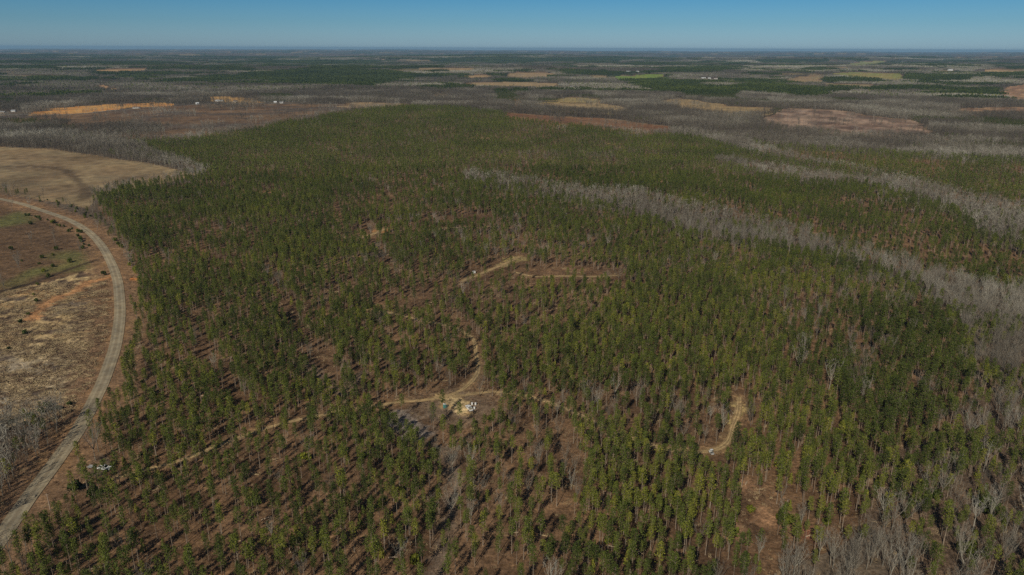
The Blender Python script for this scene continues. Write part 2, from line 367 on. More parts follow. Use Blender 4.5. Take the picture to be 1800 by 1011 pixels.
M_TWIG = bark_mat('bare_branches', (.10, .087, .07), (.188, .17, .137), (.34, .325, .27))
M_SCRUB = bark_mat('dry_scrub', (.09, .055, .036), (.17, .115, .075), (.42, .33, .19))

# ------------------------------------------------------------------ ground sheet (fan of rings out to the horizon)
def ground():
    A0, A1, NA = R(-52), R(52), 1050
    dep = np.concatenate([np.linspace(R(74), R(44), 60)[:-1], np.linspace(R(44), R(1.2), 560)[:-1], np.linspace(R(1.2), R(.17), 70)])
    rr = CAM_Z / np.tan(dep); th = np.linspace(A0, A1, NA)
    Rr, T = np.meshgrid(rr, th, indexing='ij')
    x = (Rr * np.sin(T)).ravel(); y = (Rr * np.cos(T)).ravel(); z = hgt(x, y)
    return x, y, z, len(rr), NA
gx, gy, gz, NR, NA = ground()
gk, gu, gv, gd, grr = classify(gx, gy)

def colours():
    n = len(gx); c = np.zeros((n, 3))
    a = fbm(gx / 14, gy / 14, 51, 4)[:, None]; b2 = fbm(gx / 70, gy / 70, 52, 3)[:, None]; fine = fbm(gx / 3, gy / 3, 57, 2)[:, None]
    grey = np.array([.085, .066, .048]); grey2 = np.array([.12, .096, .072])
    c[:] = grey + (grey2 - grey) * b2
    straw = np.array([.085, .053, .032]); straw2 = np.array([.172, .108, .063])
    gm = (gk == 9)
    p = straw + (straw2 - straw) * np.clip((a - .25) * 2, 0, 1)
    m = np.isin(gk, (1, 8, 9)); c[m] = p[m]
    c[gm] = (c[gm] * .5 + (grey + .02) * .5)
    m = gk == 3; c[m] = (p * [1.2, 1.15, 1.1])[m]
    m = gk == 7; c[m] = (np.array([.045, .055, .028]) * (.8 + .5 * a))[m]
    m = gk == 10; c[m] = (np.array([.23, .175, .10]) * (.6 + .8 * b2))[m]
    m = gk == 4; c[m] = (np.array([.12, .078, .046]) + (np.array([.12, .12, .045]) - np.array([.12, .078, .046])) * ss(.5, .7, b2))[m]
    # clearcut on the left: grey slash, straw grass, bare clay, laid in patches
    s1 = ss(.42, .58, fbm(gx / 6, gy / 4.5, 61, 4))[:, None]; s2 = ss(.5, .66, fbm(gx / 18 + 9, gy / 18, 62, 3))[:, None]
    pale = ss(560, 660, gv)[:, None] * ss(.40, .6, b2)
    cc = np.array([.07, .05, .036]) * (1 - s1) + np.array([.30, .225, .12]) * s1
    cc = cc * (.55 + .9 * fbm(gx / 2.5, gy / 2.2, 64, 2)[:, None])
    cc = cc * (1 - .75 * s2) + np.array([.11, .088, .07]) * .75 * s2
    cc = cc + (np.array([.36, .32, .24]) - cc) * (pale * s1 * .4)
    cc = cc + (np.array([.32, .19, .08]) - cc) * (ss(.60, .72, fbm(gx / 22, gy / 9, 63, 3))[:, None] * .6 * ss(590, 540, gv)[:, None])
    m = gk == 5; c[m] = (cc * 1.3)[m]
    m = gk == 6; c[m] = (np.array([.12, .082, .055]) + .06 * (a - .5))[m]
    m = gk == 2; c[m] = np.array([.24, .16, .09])
    # bare soil by the road, streaks, the clearing and the wash
    def blend(dist, inner, outer, col, amt=1.0, nz=0.0):
        t = (1 - ss(inner, outer, dist + nz)) * amt
        sel = t > 0; c[sel] += (np.array(col) - c[sel]) * t[sel][:, None]
    nzr = (fine[:, 0] - .5)
    dr = pdist(gx, gy, ROAD, 60)
    blend(dr, 11, 22, (.19, .12, .07), .95, nzr * 8)
    sh = np.where(dr < 40, fbm(gx / 9, gy / 9, 66, 3), 0)
    t = ss(.55, .68, sh) * (1 - ss(6, 12, dr)); c += (np.array([.28, .17, .08]) - c) * (t * .45)[:, None]
    blend(pdist(gx, gy, CLAY_STREAK, 30), 1.8, 7.5, (.40, .21, .095), .9, nzr * 9)
    blend(pdist(gx, gy, DITCH_L, 30), 1.0, 4, (.05, .036, .026), .9, nzr * 2)
    for s, wd, nm in TRACKS:
        blend(pdist(gx, gy, s, 30), wd * .55, wd * 1.7, (.22, .15, .08), .65, nzr * 3)
    q = at(800, 716); d = np.hypot((gx - q.x) / 1.15, gy - q.y); blend(d, 12, 24, (.16, .12, .085), .85, nzr * 14)
    for (u, v, ra, col) in ((806, 713, 6, (.52, .40, .21)), (795, 703, 6, (.50, .38, .20)), (822, 729, 3.5, (.34, .24, .12)), (812, 722, 5, (.46, .36, .20)), (790, 712, 5, (.40, .31, .17)), (782, 716, 4, (.32, .22, .11)), (770, 700, 5, (.30, .22, .11)), (1296, 712, 4.5, (.36, .28, .13)), (1308, 722, 4, (.34, .26, .12)), (1288, 745, 3.5, (.33, .27, .12)), (1298, 730, 3, (.33, .27, .12)), (235, 492, 3.5, (.50, .19, .05)),
                           (1205, 797, 4, (.36, .28, .12)), (898, 458, 9, (.30, .25, .10)), (910, 455, 9, (.30, .25, .11)), (885, 466, 6, (.30, .24, .12)), (848, 243, 22, (.38, .25, .13)), (838, 246, 16, (.32, .2, .12)), (1082, 254, 12, (.42, .26, .11)), (1092, 259, 9, (.42, .26, .11)), (670, 407, 8, (.42, .22, .09)), (635, 450, 6, (.35, .2, .1)),
                           (465, 338, 10, (.3, .18, .1)), (150, 738, 4, (.42, .22, .08)), (145, 748, 3, (.45, .22, .08)), (1345, 915, 7, (.26, .155, .09)), (1310, 860, 6, (.24, .145, .085)), (1290, 935, 6, (.24, .15, .09)), (1425, 940, 5, (.25, .12, .075)), (50, 745, 4, (.38, .18, .08))):
        q = at(u, v); d = np.hypot(gx - q.x, gy - q.y)
        blend(d, ra * .45, ra * 1.15, col, .9, nzr * ra * 1.1)
    for g in (GULLY, GULLY2): blend(pdist(gx, gy, g, 30), .5, 5.5, (.20, .16, .125), .5, nzr * 6)
    blend(pdist(gx, gy, at2line(((700, 735), (735, 765))), 30), 3, 10, (.27, .25, .23), .5, nzr * 9)
    # far land: leafless and evergreen woods in long belts
    return np.clip(c, .005, .9)
def at2line(pp): return W(*pp, pp[-1]) if False else smooth_line([at(*p) for p in pp])
GC = colours()

def grid_mesh(name, sel_faces, lift, mats, colors):
    vid = np.unique(sel_faces); remap = np.zeros(NR * NA, np.int64); remap[vid] = np.arange(len(vid))
    f = remap[sel_faces]; me = bpy.data.meshes.new(name)
    co = np.stack([gx[vid], gy[vid], gz[vid] + lift], 1)
    me.vertices.add(len(vid)); me.vertices.foreach_set('co', co.ravel())
    me.loops.add(f.size); me.loops.foreach_set('vertex_index', f.ravel().astype(np.int32))
    me.polygons.add(len(f)); me.polygons.foreach_set('loop_start', (np.arange(len(f)) * 4).astype(np.int32))
    me.polygons.foreach_set('loop_total', np.full(len(f), 4, np.int32))
    me.polygons.foreach_set('use_smooth', np.ones(len(f), bool))
    ca = me.color_attributes.new('col', 'FLOAT_COLOR', 'POINT')
    ca.data.foreach_set('color', np.concatenate([colors[vid], np.ones((len(vid), 1))], 1).astype(np.float32).ravel())
    me.materials.append(mats); me.update(calc_edges=True); me.validate()
    o = bpy.data.objects.new(name, me); C.objects.link(o); o['kind'] = 'structure'; return o
ij = np.arange((NR - 1) * NA).reshape(NR - 1, NA)[:, :-1].ravel()
ALLF = np.stack([ij, ij + 1, ij + NA + 1, ij + NA], 1)
grid_mesh('ground', ALLF, 0.0, M_GROUND, GC)
fu = gu[ALLF].mean(1); fv = gv[ALLF].mean(1)
fr = grr[ALLF[:, 0]]
wobf = (fbm(gx[ALLF[:, 0]] / 25, gy[ALLF[:, 0]] / 25, 77, 2) - .5) * 9000 / np.maximum(fr, 150) + wob2(gx[ALLF[:, 0]], gy[ALLF[:, 0]], fr)
for nm, poly, c1, c2 in FIELDS:
    s = infield((nm, poly), fu + wobf, fv, gd[ALLF[:, 0]])
    if not s.any(): continue
    t = ss(.35, .65, fbm(gx / 60, gy / 45, 91, 4))[:, None]; t2 = fbm(gx / 9, gy / 9, 92, 3)[:, None]
    col = np.array(c1) * (1 - t) + np.array(c2) * t; col = col * (.8 + .4 * t2)
    if nm == 'hay_field':
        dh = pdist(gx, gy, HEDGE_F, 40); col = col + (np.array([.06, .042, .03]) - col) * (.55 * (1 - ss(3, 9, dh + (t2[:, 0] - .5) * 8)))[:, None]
        stripe = .5 + .5 * np.sin((gx * .8 + gy * .6) * .42); col = col * (1 + .05 * (stripe[:, None] - .5))
        col = col * (1 - .22 * ss(.5, .72, fbm(gx / 40 + 4, gy / 90, 95, 3)))[:, None]
    if nm == 'logged_land':
        col = col * (.75 + .55 * ss(.4, .65, fbm(gx / 22, gy / 60, 93, 4)))[:, None]
    if nm == 'open_brush_land':
        g_ = ss(.5, .66, fbm(gx / 120, gy / 90, 94, 4))[:, None]; col = col * (1 - g_) + np.array([.11, .085, .066]) * g_
        col = col + (np.array([.24, .15, .085]) - col) * (.5 * ss(.58, .7, fbm(gx / 160 + 3, gy / 60, 96, 3)))[:, None]
    grid_mesh(nm, ALLF[s], .12 if fv[s].max() > 210 else .25, M_FIELD, col)

def ribbon(name, line, width, lift, m, col, edge=None, rut=None, wob=0.0):
    n = len(line); d = np.gradient(line, axis=0); d /= np.linalg.norm(d, axis=1)[:, None]; nx = np.stack([-d[:, 1], d[:, 0]], 1)
    K = 13; off = np.linspace(-1, 1, K); vs = []; cs = []
    s = np.cumsum(np.r_[0, np.hypot(*np.diff(line, axis=0).T)])
    wv = width * .5 * (1 + wob * (fbm(s / 9, s * 0 + 3, 7, 3) - .5) * 2)
    for k in range(n):
        for o_ in off:
            jit = (1 + wob * .5 * (float(vn(s[k] / 2.2, o_ + 9)) - .5)) if abs(o_) > .95 else 1
            p = line[k] + nx[k] * o_ * wv[k] * jit; vs.append((p[0], p[1]))
            c_ = np.array(col) * (.88 + .24 * float(vn(s[k] / 5, o_ * 2 + 5, 4)))
            if edge is not None and abs(o_) > .8: c_ = c_ * .35 + np.array(edge) * .65
            if rut is not None and .3 < abs(o_) < .65: c_ = np.array(rut)
            cs.append(c_)
    vs = np.array(vs); z = hgt(vs[:, 0], vs[:, 1]) + lift
    fs = [(k * K + i, k * K + i + 1, (k + 1) * K + i + 1, (k + 1) * K + i) for k in range(n - 1) for i in range(K - 1)]
    me = bpy.data.meshes.new(name); me.from_pydata(np.c_[vs, z].tolist(), [], fs)
    ca = me.color_attributes.new('col', 'FLOAT_COLOR', 'POINT'); ca.data.foreach_set('color', np.c_[np.array(cs), np.ones(len(cs))].astype(np.float32).ravel())
    me.materials.append(m); me.polygons.foreach_set('use_smooth', [True] * len(fs)); me.update()
    o = bpy.data.objects.new(name, me); C.objects.link(o); o['kind'] = 'structure'; return o
M_ROAD = ground_mat('road', .8, .15, (.92, 1.08))
ribbon('road', ROAD, 6.6, .18, M_ROAD, (.25, .21, .145), edge=(.31, .26, .175), rut=(.31, .27, .19))
for s, wd, nm in TRACKS:
    ribbon('dirt_track', s, wd, .10 if s[:, 1].max() < 560 else .16, M_TRACK, (.27, .195, .105), rut=(.40, .30, .16), wob=.35)
ribbon('road', TOPROAD, 6.5, .5, M_ROAD, (.30, .29, .27))

# ------------------------------------------------------------------ tree shapes
def pine_geo(seed, H=16.0, lod=0):
    rng = random.Random(seed); T = MB(); K = MB()
    cb = rng.uniform(.38, .58); cr = rng.uniform(1.25, 1.75)
    sx, sy = rng.uniform(-.35, .35), rng.uniform(-.35, .35)
    def ax(t): return Vector((sx * t * t + .06 * math.sin(t * 7 + seed), sy * t * t, H * t))
    lv = [0, .12, .4, .7, .97] if lod == 0 else [0, .95]
    T.tube([ax(t) for t in lv], [.17 * (1 - .82 * t) * (1.25 if t == 0 else 1) for t in lv], 6 if lod == 0 else 3)
    if lod == 0:
        for i in range(7):                       # dead stubs below the crown
            t = rng.uniform(.3, cb); a = rng.uniform(0, 6.28); l = rng.uniform(.4, 1.2)
            T.strip(ax(t), ax(t) + Vector((math.cos(a) * l, math.sin(a) * l, rng.uniform(-.1, .3))), .06, rng)
    nb = 27 if lod == 0 else 9
    for i in range(nb):
        t = cb + (1 - cb) * ((i + .5) / nb) ** .9 * .97
        q = (t - cb) / (1 - cb)
        prof = (math.sin(math.pi * (.18 + .80 * q)) ** .7) * cr
        a = i * 2.4 + rng.uniform(-.5, .5); l = prof * rng.uniform(.55, 1.15)
        e = ax(t) + Vector((math.cos(a) * l, math.sin(a) * l, l * rng.uniform(.1, .5)))
        if lod == 0: K.tube([ax(t - .01), e], [.045, .02], 3, 1)
        for j in range(3 if lod == 0 else 1):
            f = (.45, .75, 1.05)[j] if lod == 0 else .8
            cpos = ax(t).lerp(e, f) + Vector((rng.uniform(-.25, .25), rng.uniform(-.25, .25), rng.uniform(-.1, .3)))
            for k in range(5 if lod == 0 else 4):
                sz = rng.uniform(.17, .37) if lod == 0 else rng.uniform(.45, .85)
                sp = .40 if lod == 0 else .45
                p = cpos + Vector((rng.gauss(0, sp), rng.gauss(0, sp), rng.gauss(0, sp * .7)))
                nrm = Vector((rng.gauss(0, 1), rng.gauss(0, 1), rng.gauss(.5, 1))).normalized()
                u = nrm.orthogonal().normalized(); u.rotate(Matrix.Rotation(rng.uniform(0, 6.28), 3, nrm)); v_ = nrm.cross(u)
                K.add([p - u * sz, p - v_ * sz * .7 , p + u * sz * .9, p + v_ * sz * .6], [(0, 1, 2, 3)], 0)
    return T, K
def bare_geo(seed, H=15.5, lod=0):
    rng = random.Random(seed); T = MB(); K = MB()
    fk = rng.uniform(.22, .42); sp = rng.uniform(.22, .42)
    base = Vector((0, 0, 0)); top = Vector((rng.uniform(-.4, .4), rng.uniform(-.4, .4), H * fk))
    T.tube([base, top], [.17, .12], 5 if lod == 0 else 3)
    nl = rng.randint(5, 7) if lod == 0 else 5
    for i in range(nl):
        a = i * 6.283 / nl + rng.uniform(-.5, .5); L = H * (1 - fk)
        o = sp * L * (.35 if i == 0 else rng.uniform(.6, 1.15))
        tip = top + Vector((math.cos(a) * o, math.sin(a) * o, L * rng.uniform(.78, 1.0)))
        mid = top.lerp(tip, .5) + Vector((math.cos(a), math.sin(a), 0)) * o * .12
        if lod == 0:
            T.tube([top, mid, tip], [.11, .07, .02], 3)
            for j in range(8):
                t = .2 + .8 * j / 8; b0 = (top.lerp(mid, t * 2) if t < .5 else mid.lerp(tip, t * 2 - 1))
                a2 = rng.uniform(0, 6.28); l2 = L * rng.uniform(.14, .28) * (1.2 - .5 * t)
                b1 = b0 + Vector((math.cos(a2) * l2 * .7, math.sin(a2) * l2 * .7, l2 * rng.uniform(.5, 1)))
                K.strip(b0, b1, .075, rng)
                for k in range(8):
                    c0 = b0.lerp(b1, rng.uniform(.2, 1)); a3 = rng.uniform(0, 6.28); l3 = rng.uniform(.6, 1.4)
                    K.strip(c0, c0 + Vector((math.cos(a3) * l3 * .65, math.sin(a3) * l3 * .65, l3 * rng.uniform(.3, 1.0))), .036, rng)
        else:
            T.strip(top, tip, .16, rng)
            for j in range(8):
                t = rng.uniform(.25, 1); b0 = top.lerp(tip, t); a2 = rng.uniform(0, 6.28); l2 = rng.uniform(1.2, 2.4)
                K.strip(b0, b0 + Vector((math.cos(a2) * l2 * .7, math.sin(a2) * l2 * .7, l2 * rng.uniform(.3, .9))), .24, rng)
    return T, K
def shrub_geo(seed, n=170, r=1.3, h=2.4):
    rng = random.Random(seed); T = MB(); K = MB()
    for i in range(5):
        a = rng.uniform(0, 6.28); T.tube([(0, 0, 0), (math.cos(a) * r * .5, math.sin(a) * r * .5, h * rng.uniform(.6, .9))], [.06, .02], 3)
    lob = [(Vector((rng.uniform(-.55, .55) * r, rng.uniform(-.55, .55) * r, h * rng.uniform(.3, .72))), rng.uniform(.45, .7) * r) for _ in range(7)]
    for i in range(n):
        c, q = rng.choice(lob); d = Vector((rng.gauss(0, 1), rng.gauss(0, 1), rng.gauss(0, 1))).normalized()
        p = c + d * q * rng.uniform(.65, 1.05); sz = rng.uniform(.12, .26) * r
        nrm = (d + Vector((rng.gauss(0, .6), rng.gauss(0, .6), rng.gauss(0, .6)))).normalized(); u = nrm.orthogonal().normalized(); v_ = nrm.cross(u)
        if p.z < .05: p.z = .1
        K.add([p - u * sz, p - v_ * sz, p + u * sz, p + v_ * sz], [(0, 1, 2, 3)], 0)
    return T, K
def scrub_geo(seed, n=26, r=.9, h=.9, wd=.07):
    rng = random.Random(seed); K = MB()
    for i in range(n):
        a = rng.uniform(0, 6.28); b = Vector((rng.gauss(0, r * .35), rng.gauss(0, r * .35), 0)); l = rng.uniform(.4, 1) * h
        K.strip(b, b + Vector((math.cos(a) * l * .6, math.sin(a) * l * .6, l)), wd, rng)
    return K
def slash_geo(seed):
    rng = random.Random(seed); K = MB()
    for i in range(12):
        a = rng.uniform(0, 6.28); l = rng.uniform(.6, 2.2); b = Vector((rng.gauss(0, .9), rng.gauss(0, .9), rng.uniform(.05, .3)))
        e = b + Vector((math.cos(a) * l, math.sin(a) * l, rng.uniform(-.05, .35)))
        K.tube([b, e], [.07, .03], 3)
    for i in range(10):
        b = Vector((rng.gauss(0, .8), rng.gauss(0, .8), .02)); a = rng.uniform(0, 6.28); l = rng.uniform(.3, .7)
        K.strip(b, b + Vector((math.cos(a) * .3, math.sin(a) * .3, l)), .12, rng)
    return K
def merge(T, K, name, mats):
    m = MB(); m.v = list(T.v); m.f = list(T.f); m.m = [0] * len(T.f)
    b = len(m.v); m.v += K.v; m.f += [tuple(i + b for i in f) for f in K.f]; m.m += [1 if q == 0 else 0 for q in K.m]
    return m.build(name, mats, link=False)
def tile(kind, seed):                             # a patch of far woodland, 50 m across
    rng = random.Random(seed); m = MB()
    for i in range(46):
        x, y = rng.uniform(-26, 26), rng.uniform(-26, 26); h = rng.uniform(10, 16)
        if kind == 'pine' or rng.random() < .06:
            for k in range(6):
                p = Vector((x + rng.gauss(0, .9), y + rng.gauss(0, .9), h * rng.uniform(.5, 1))); sz = rng.uniform(1.3, 2.1)
                nrm = Vector((rng.gauss(0, 1), rng.gauss(0, 1), rng.gauss(.6, 1))).normalized(); u = nrm.orthogonal().normalized(); v_ = nrm.cross(u)
                m.add([p - u * sz, p - v_ * sz, p + u * sz, p + v_ * sz], [(0, 1, 2, 3)], 0)
        else:
            for k in range(9):
                a = rng.uniform(0, 6.28); l = rng.uniform(3, 5.5); b = Vector((x + rng.gauss(0, .8), y + rng.gauss(0, .8), h * rng.uniform(.25, .6)))
                m.strip(b, b + Vector((math.cos(a) * l * .45, math.sin(a) * l * .45, l)), .6, rng, 1)
    return m.build('woodland_tile', [M_NEEDLE, M_TWIG], link=False)

def young_geo(seed):
    rng = random.Random(seed); T = MB(); K = MB(); H = rng.uniform(5, 8)
    T.tube([(0, 0, 0), (0, 0, H * .95)], [.09, .02], 5)
    for i in range(230):
        q = rng.random() ** 1.2; r = (1 - q) ** .8 * rng.uniform(.35, 1.0) * H * .24 + .1; a = rng.uniform(0, 6.283)
        p = Vector((math.cos(a) * r, math.sin(a) * r, H * (.08 + .92 * q))); sz = rng.uniform(.15, .34)
        nrm = Vector((math.cos(a) + rng.gauss(0, .6), math.sin(a) + rng.gauss(0, .6), rng.gauss(.4, .6))).normalized(); u = nrm.orthogonal().normalized(); v_ = nrm.cross(u)
        K.add([p - u * sz, p - v_ * sz, p + u * sz, p + v_ * sz], [(0, 1, 2, 3)], 0)
    return T, K
NP = 8
youngG = [young_geo(900 + i) for i in range(3)]
pineG = [pine_geo(100 + i) for i in range(NP)]; bareG = [bare_geo(200 + i) for i in range(NP)]
def coll(name, objs):
    c = bpy.data.collections.new(name)
    for i, o in enumerate(objs): o.name = '%s_%02d' % (name, i); c.objects.link(o)
    return c
pine_protos = [merge(T, K, 'p', [M_BARK, M_NEEDLE]) for T, K in pineG] + [merge(*pine_geo(300 + i, lod=1), 'p', [M_BARK, M_NEEDLE]) for i in range(6)] + [tile('pine', 500 + i) for i in range(5)] + [merge(T, K, 'p', [M_BARK, M_NEEDLE]) for T, K in youngG]
bare_protos = [merge(T, K, 'b', [M_TWIG, M_TWIG]) for T, K in bareG] + [merge(*bare_geo(400 + i, lod=1), 'b', [M_TWIG, M_TWIG]) for i in range(6)] + [tile('bare', 600 + i) for i in range(5)]
PC = coll('pine_kind', pine_protos); BC = coll('bare_kind', bare_protos)

def scatter(name, pts, collection, label=None):  # pts: x y z rz scale idx tint
    pts = np.asarray(pts, float); n = len(pts)
    me = bpy.data.meshes.new(name); me.vertices.add(n); me.vertices.foreach_set('co', pts[:, :3].astype(np.float32).ravel())
    for nm, k, tp in (('rz', 3, 'FLOAT'), ('scl', 4, 'FLOAT'), ('tint', 6, 'FLOAT')):
        a = me.attributes.new(nm, tp, 'POINT'); a.data.foreach_set('value', pts[:, k].astype(np.float32))
    a = me.attributes.new('idx', 'INT', 'POINT'); a.data.foreach_set('value', pts[:, 5].astype(np.int32))
    o = bpy.data.objects.new(name, me); C.objects.link(o); o['kind'] = 'stuff'
    g = bpy.data.node_groups.new(name, 'GeometryNodeTree')
    g.interface.new_socket('Geometry', in_out='INPUT', socket_type='NodeSocketGeometry'); g.interface.new_socket('Geometry', in_out='OUTPUT', socket_type='NodeSocketGeometry')
    N = g.nodes; L = g.links
    i = N.new('NodeGroupInput'); ou = N.new('NodeGroupOutput'); ip = N.new('GeometryNodeInstanceOnPoints'); ci = N.new('GeometryNodeCollectionInfo')
    ci.inputs['Collection'].default_value = collection; ci.inputs['Separate Children'].default_value = True; ci.inputs['Reset Children'].default_value = True
    ip.inputs['Pick Instance'].default_value = True
    def na(nm, tp):
        q = N.new('GeometryNodeInputNamedAttribute'); q.data_type = tp; q.inputs['Name'].default_value = nm; return q.outputs['Attribute']
    cx = N.new('ShaderNodeCombineXYZ'); L.new(na('rz', 'FLOAT'), cx.inputs['Z'])
    L.new(i.outputs[0], ip.inputs['Points']); L.new(ci.outputs[0], ip.inputs['Instance']); L.new(na('idx', 'INT'), ip.inputs['Instance Index'])
    L.new(cx.outputs[0], ip.inputs['Rotation'])
    L.new(na('scl', 'FLOAT'), ip.inputs['Scale']); L.new(ip.outputs[0], ou.inputs[0])
    md = o.modifiers.new('scatter', 'NODES'); md.node_group = g
    return o

# ------------------------------------------------------------------ where the trees stand
RG = np.random.default_rng(11)
def jgrid(cell, r0, r1, ang=48, jit=.85):
    a = R(ang); X = math.sin(a) * r1
    xs = np.arange(-X, X, cell); ys = np.arange(r0 * .5, r1, cell)
    gx_, gy_ = np.meshgrid(xs, ys); gx_ = gx_.ravel(); gy_ = gy_.ravel()
    x = gx_ + (RG.random(gx_.size) - .5) * cell * 2 * jit * .7; y = gy_ + (RG.random(gx_.size) - .5) * cell * 2 * jit * .7
    r = np.hypot(x, y); th = np.abs(np.arctan2(x, y)); m = (r >= r0) & (r < r1) & (th < a)
    return x[m], y[m]
KEEP = []                                        # spots kept clear: x y radius
for u, v, rad in ((185, 838, 6), (172, 836, 6), (180, 852, 5), (826, 732, 8), (1250, 808, 5), (1252, 822, 5), (1253, 836, 4), (833, 486, 8), (182, 822, 7), (168, 822, 4), (826, 720, 9), (782, 717, 5), (1250, 797, 6), (833, 478, 6), (88, 897, 4)):
    q = at(u, v); KEEP.append((q.x, q.y, rad))
HOUSES = [(240, 190.5), (347, 183.5), (386, 178.5), (414, 179.5), (484, 181), (495, 181.5), (24, 196.5), (4, 199), (1236, 139), (1247, 139), (1258, 139.5), (1670, 124.5), (1585, 110.5), (1005, 154), (1120, 127), (1104, 127)]
for u, v in HOUSES:
    q = at(u, v); d = math.hypot(q.x, q.y); KEEP.append((q.x, q.y, 22 + d * .004)); KEEP.append((q.x * (1 - 60 / d), q.y * (1 - 60 / d), 30)); KEEP.append((q.x * (1 - 120 / d), q.y * (1 - 120 / d), 25))
MAIN_R = W((665, 714), (745, 705), (790, 697), (815, 685), (835, 665), (841, 648), (837, 625), (833, 600), (820, 588), (800, 578))
EAST_UP = W((1265, 790), (1278, 780), (1288, 752), (1298, 724), (1299, 700))
def clear(x, y):
    m = np.ones(x.shape, bool)
    rr_ = np.hypot(x, y) + 1e-6
    for st in (5.0, 10.0):                       # the skidder lanes are wider on the near side of the tracks
        fx, fy = x * (1 + st / rr_), y * (1 + st / rr_)
        for l_ in (EAST_UP, TRACKS[2][0], TRACKS[3][0]): m &= pdist(fx, fy, l_, 20) > 3.2
        m &= (pdist(fx, fy, MAIN_R, 20) > 3)
    for s, wd, nm in TRACKS: m &= pdist(x, y, s, 20) > wd * .5 + (1.6 if nm != 'east' else .6)
    m &= pdist(x, y, ROAD, 20) > 7.5
    m &= pdist(x, y, TOPROAD, 20) > 7
    for kx, ky, kr in KEEP: m &= (x - kx) ** 2 + (y - ky) ** 2 > kr * kr
    return m
P = []; B = []
# near and middle ground, tree by tree
x, y = jgrid(3.9, 60, 2900)
k, u, v, d, r = classify(x, y); z = hgt(x, y)
ok = clear(x, y); rnd = RG.random(x.size); n = fbm(x / 45, y / 45, 71, 3); nf = fbm(x / 160, y / 160, 72, 2)
cell = 3.9 * 3.9
dens = np.zeros(x.size)                          # pines per square metre
m = k == 1; dens[m] = (1 / 21) * (.45 + 1.0 * ss(.3, .7, n[m]))
m1 = m & (v < 620); dens[m1] *= 1 - .22 * ss(620, 480, v[m1]) + .25 * ss(330, 240, v[m1])
m1 = m & (u > 1000); dens[m1] *= 1 + .35 * ss(1000, 1250, u[m1]) * ss(880, 760, v[m1])
m1 = m & (u < 700); dens[m1] *= 1 + .7 * ss(700, 480, u[m1]) * ss(850, 600, v[m1])
m = k == 8; dens[m] = 1 / 24 * (.45 + .9 * ss(.3, .6, n[m]))
m = k == 9; dens[m] = 1 / 24 * (.5 + 1.6 * ss(.45, .65, n[m]))
m = k == 3; dens[m] = (1 / 26) * (.5 + 1.0 * ss(.35, .65, n[m]))
m = k == 7; dens[m] = 1 / 28
m = k == 0; dens[m] = (1 / 900 + (1 / 260) * ss(1400, 1000, r[m])) * (1 + 5 * ss(.58, .7, n[m]))
m = (k == 0) & (v > 560) & (u > 1500); dens[m] = 1 / 110 * (.2 + 2 * ss(.4, .65, n[m]))
m = k == 6; dens[m] = 1 / 150 + (1 / 75) * (pdist(x, y, ROAD, 30)[m] < 22)
vg = (k == 0) & (v > 345) & (u < 420) & (pdist(x, y, ROAD, 60) < 55); dens[vg] *= .3
for s in SPARSE: dens[inside(s, u, v)] *= .12
m = (k == 1); dens[m & (pdist(x, y, GULLY2, 20) < 4)] *= .1; dens[m & (pdist(x, y, GULLY, 20) < 5)] *= .1
for l_ in LANES: dens[pdist(x, y, l_, 20) < 4.5] *= .12
k_near = k
isp = ok & (rnd < dens * cell)
bd = np.zeros(x.size)
m = k == 0; bd[m] = 1 / 30
m = k == 6; bd[m] = 1 / 15 * (.8 + .6 * ss(.3, .6, n[m])) * (1 + .6 * (v[m] > 770))
m = k == 1; bd[m] = 1 / 300 * (.3 + 3.0 * ss(.55, .7, nf[m])); m &= (u > 1180) & (u < 1400) & (v > 560) & (v < 680); bd[m] = 1 / 90
m = (k == 0) & (v > 780); bd[m] = 1 / 32
m = k == 8; bd[m] = 1 / 110
m = k == 9; bd[m] = 1 / 52
m = inside(TREELINE, u, v); bd[m] = 1 / 24
m = k == 3; bd[m] = 1 / 400
m = k == 4; bd[m] = 1 / 2500
m = (k == 2) & (v < 240); bd[m] = 1 / 2600 + (1 / 70) * ss(.67, .71, fbm(x[m] / 75, y[m] / 55, 97, 3))
bd[vg] *= .04
for s in SPARSE: bd[inside(s, u, v)] *= .2
isb = ok & ~isp & (RG.random(x.size) < bd * cell)
def rows(sel, lo, hi, base, nkind, tint):
    i = np.nonzero(sel)[0]; q = len(i); out = np.zeros((q, 7))
    out[:, 0] = x[i]; out[:, 1] = y[i]; out[:, 2] = z[i] - .05; out[:, 3] = RG.random(q) * 6.283
    out[:, 4] = lo + (hi - lo) * RG.random(q); out[:, 6] = tint[i]
    out[:, 5] = RG.integers(0, nkind, q); return out, i
tp = np.clip(.42 + .55 * (fbm(x / 60, y / 60, 81, 3) - .5) - .05 * ss(500, 1100, np.hypot(x, y)) + (.25 - .12 * ss(400, 900, np.hypot(x, y))) * RG.standard_normal(x.size), 0, 1)
tp = np.where(k == 7, tp * .25, tp); tp = np.where(k == 8, tp * .55, tp)
tb = np.clip(.5 - .28 * ss(900, 1900, np.hypot(x, y)) + .8 * (fbm(x / 70, y / 70, 82, 3) - .5) + 1.8 * ss(900, 1700, np.hypot(x, y)) * (fbm(x / 170, y / 110, 86, 3) - .5) + .16 * RG.standard_normal(x.size), 0, 1)
PR, pi = rows(isp, .50, .93, 0, NP, tp); BR, bi = rows(isb, .7, 1.12, 0, NP, tb)
PR[k[pi] == 8, 4] *= 1.05 + .2 * RG.random((k[pi] == 8).sum()); PR[k[pi] == 7, 4] *= .8
BR[(k[bi] == 1), 4] *= .8
nr_ = (v[bi] > 780) & (u[bi] > 1300); BR[nr_, 6] = np.clip(BR[nr_, 6] + .24 * (v[bi][nr_] > 900), 0, 1); BR[nr_, 4] *= .9
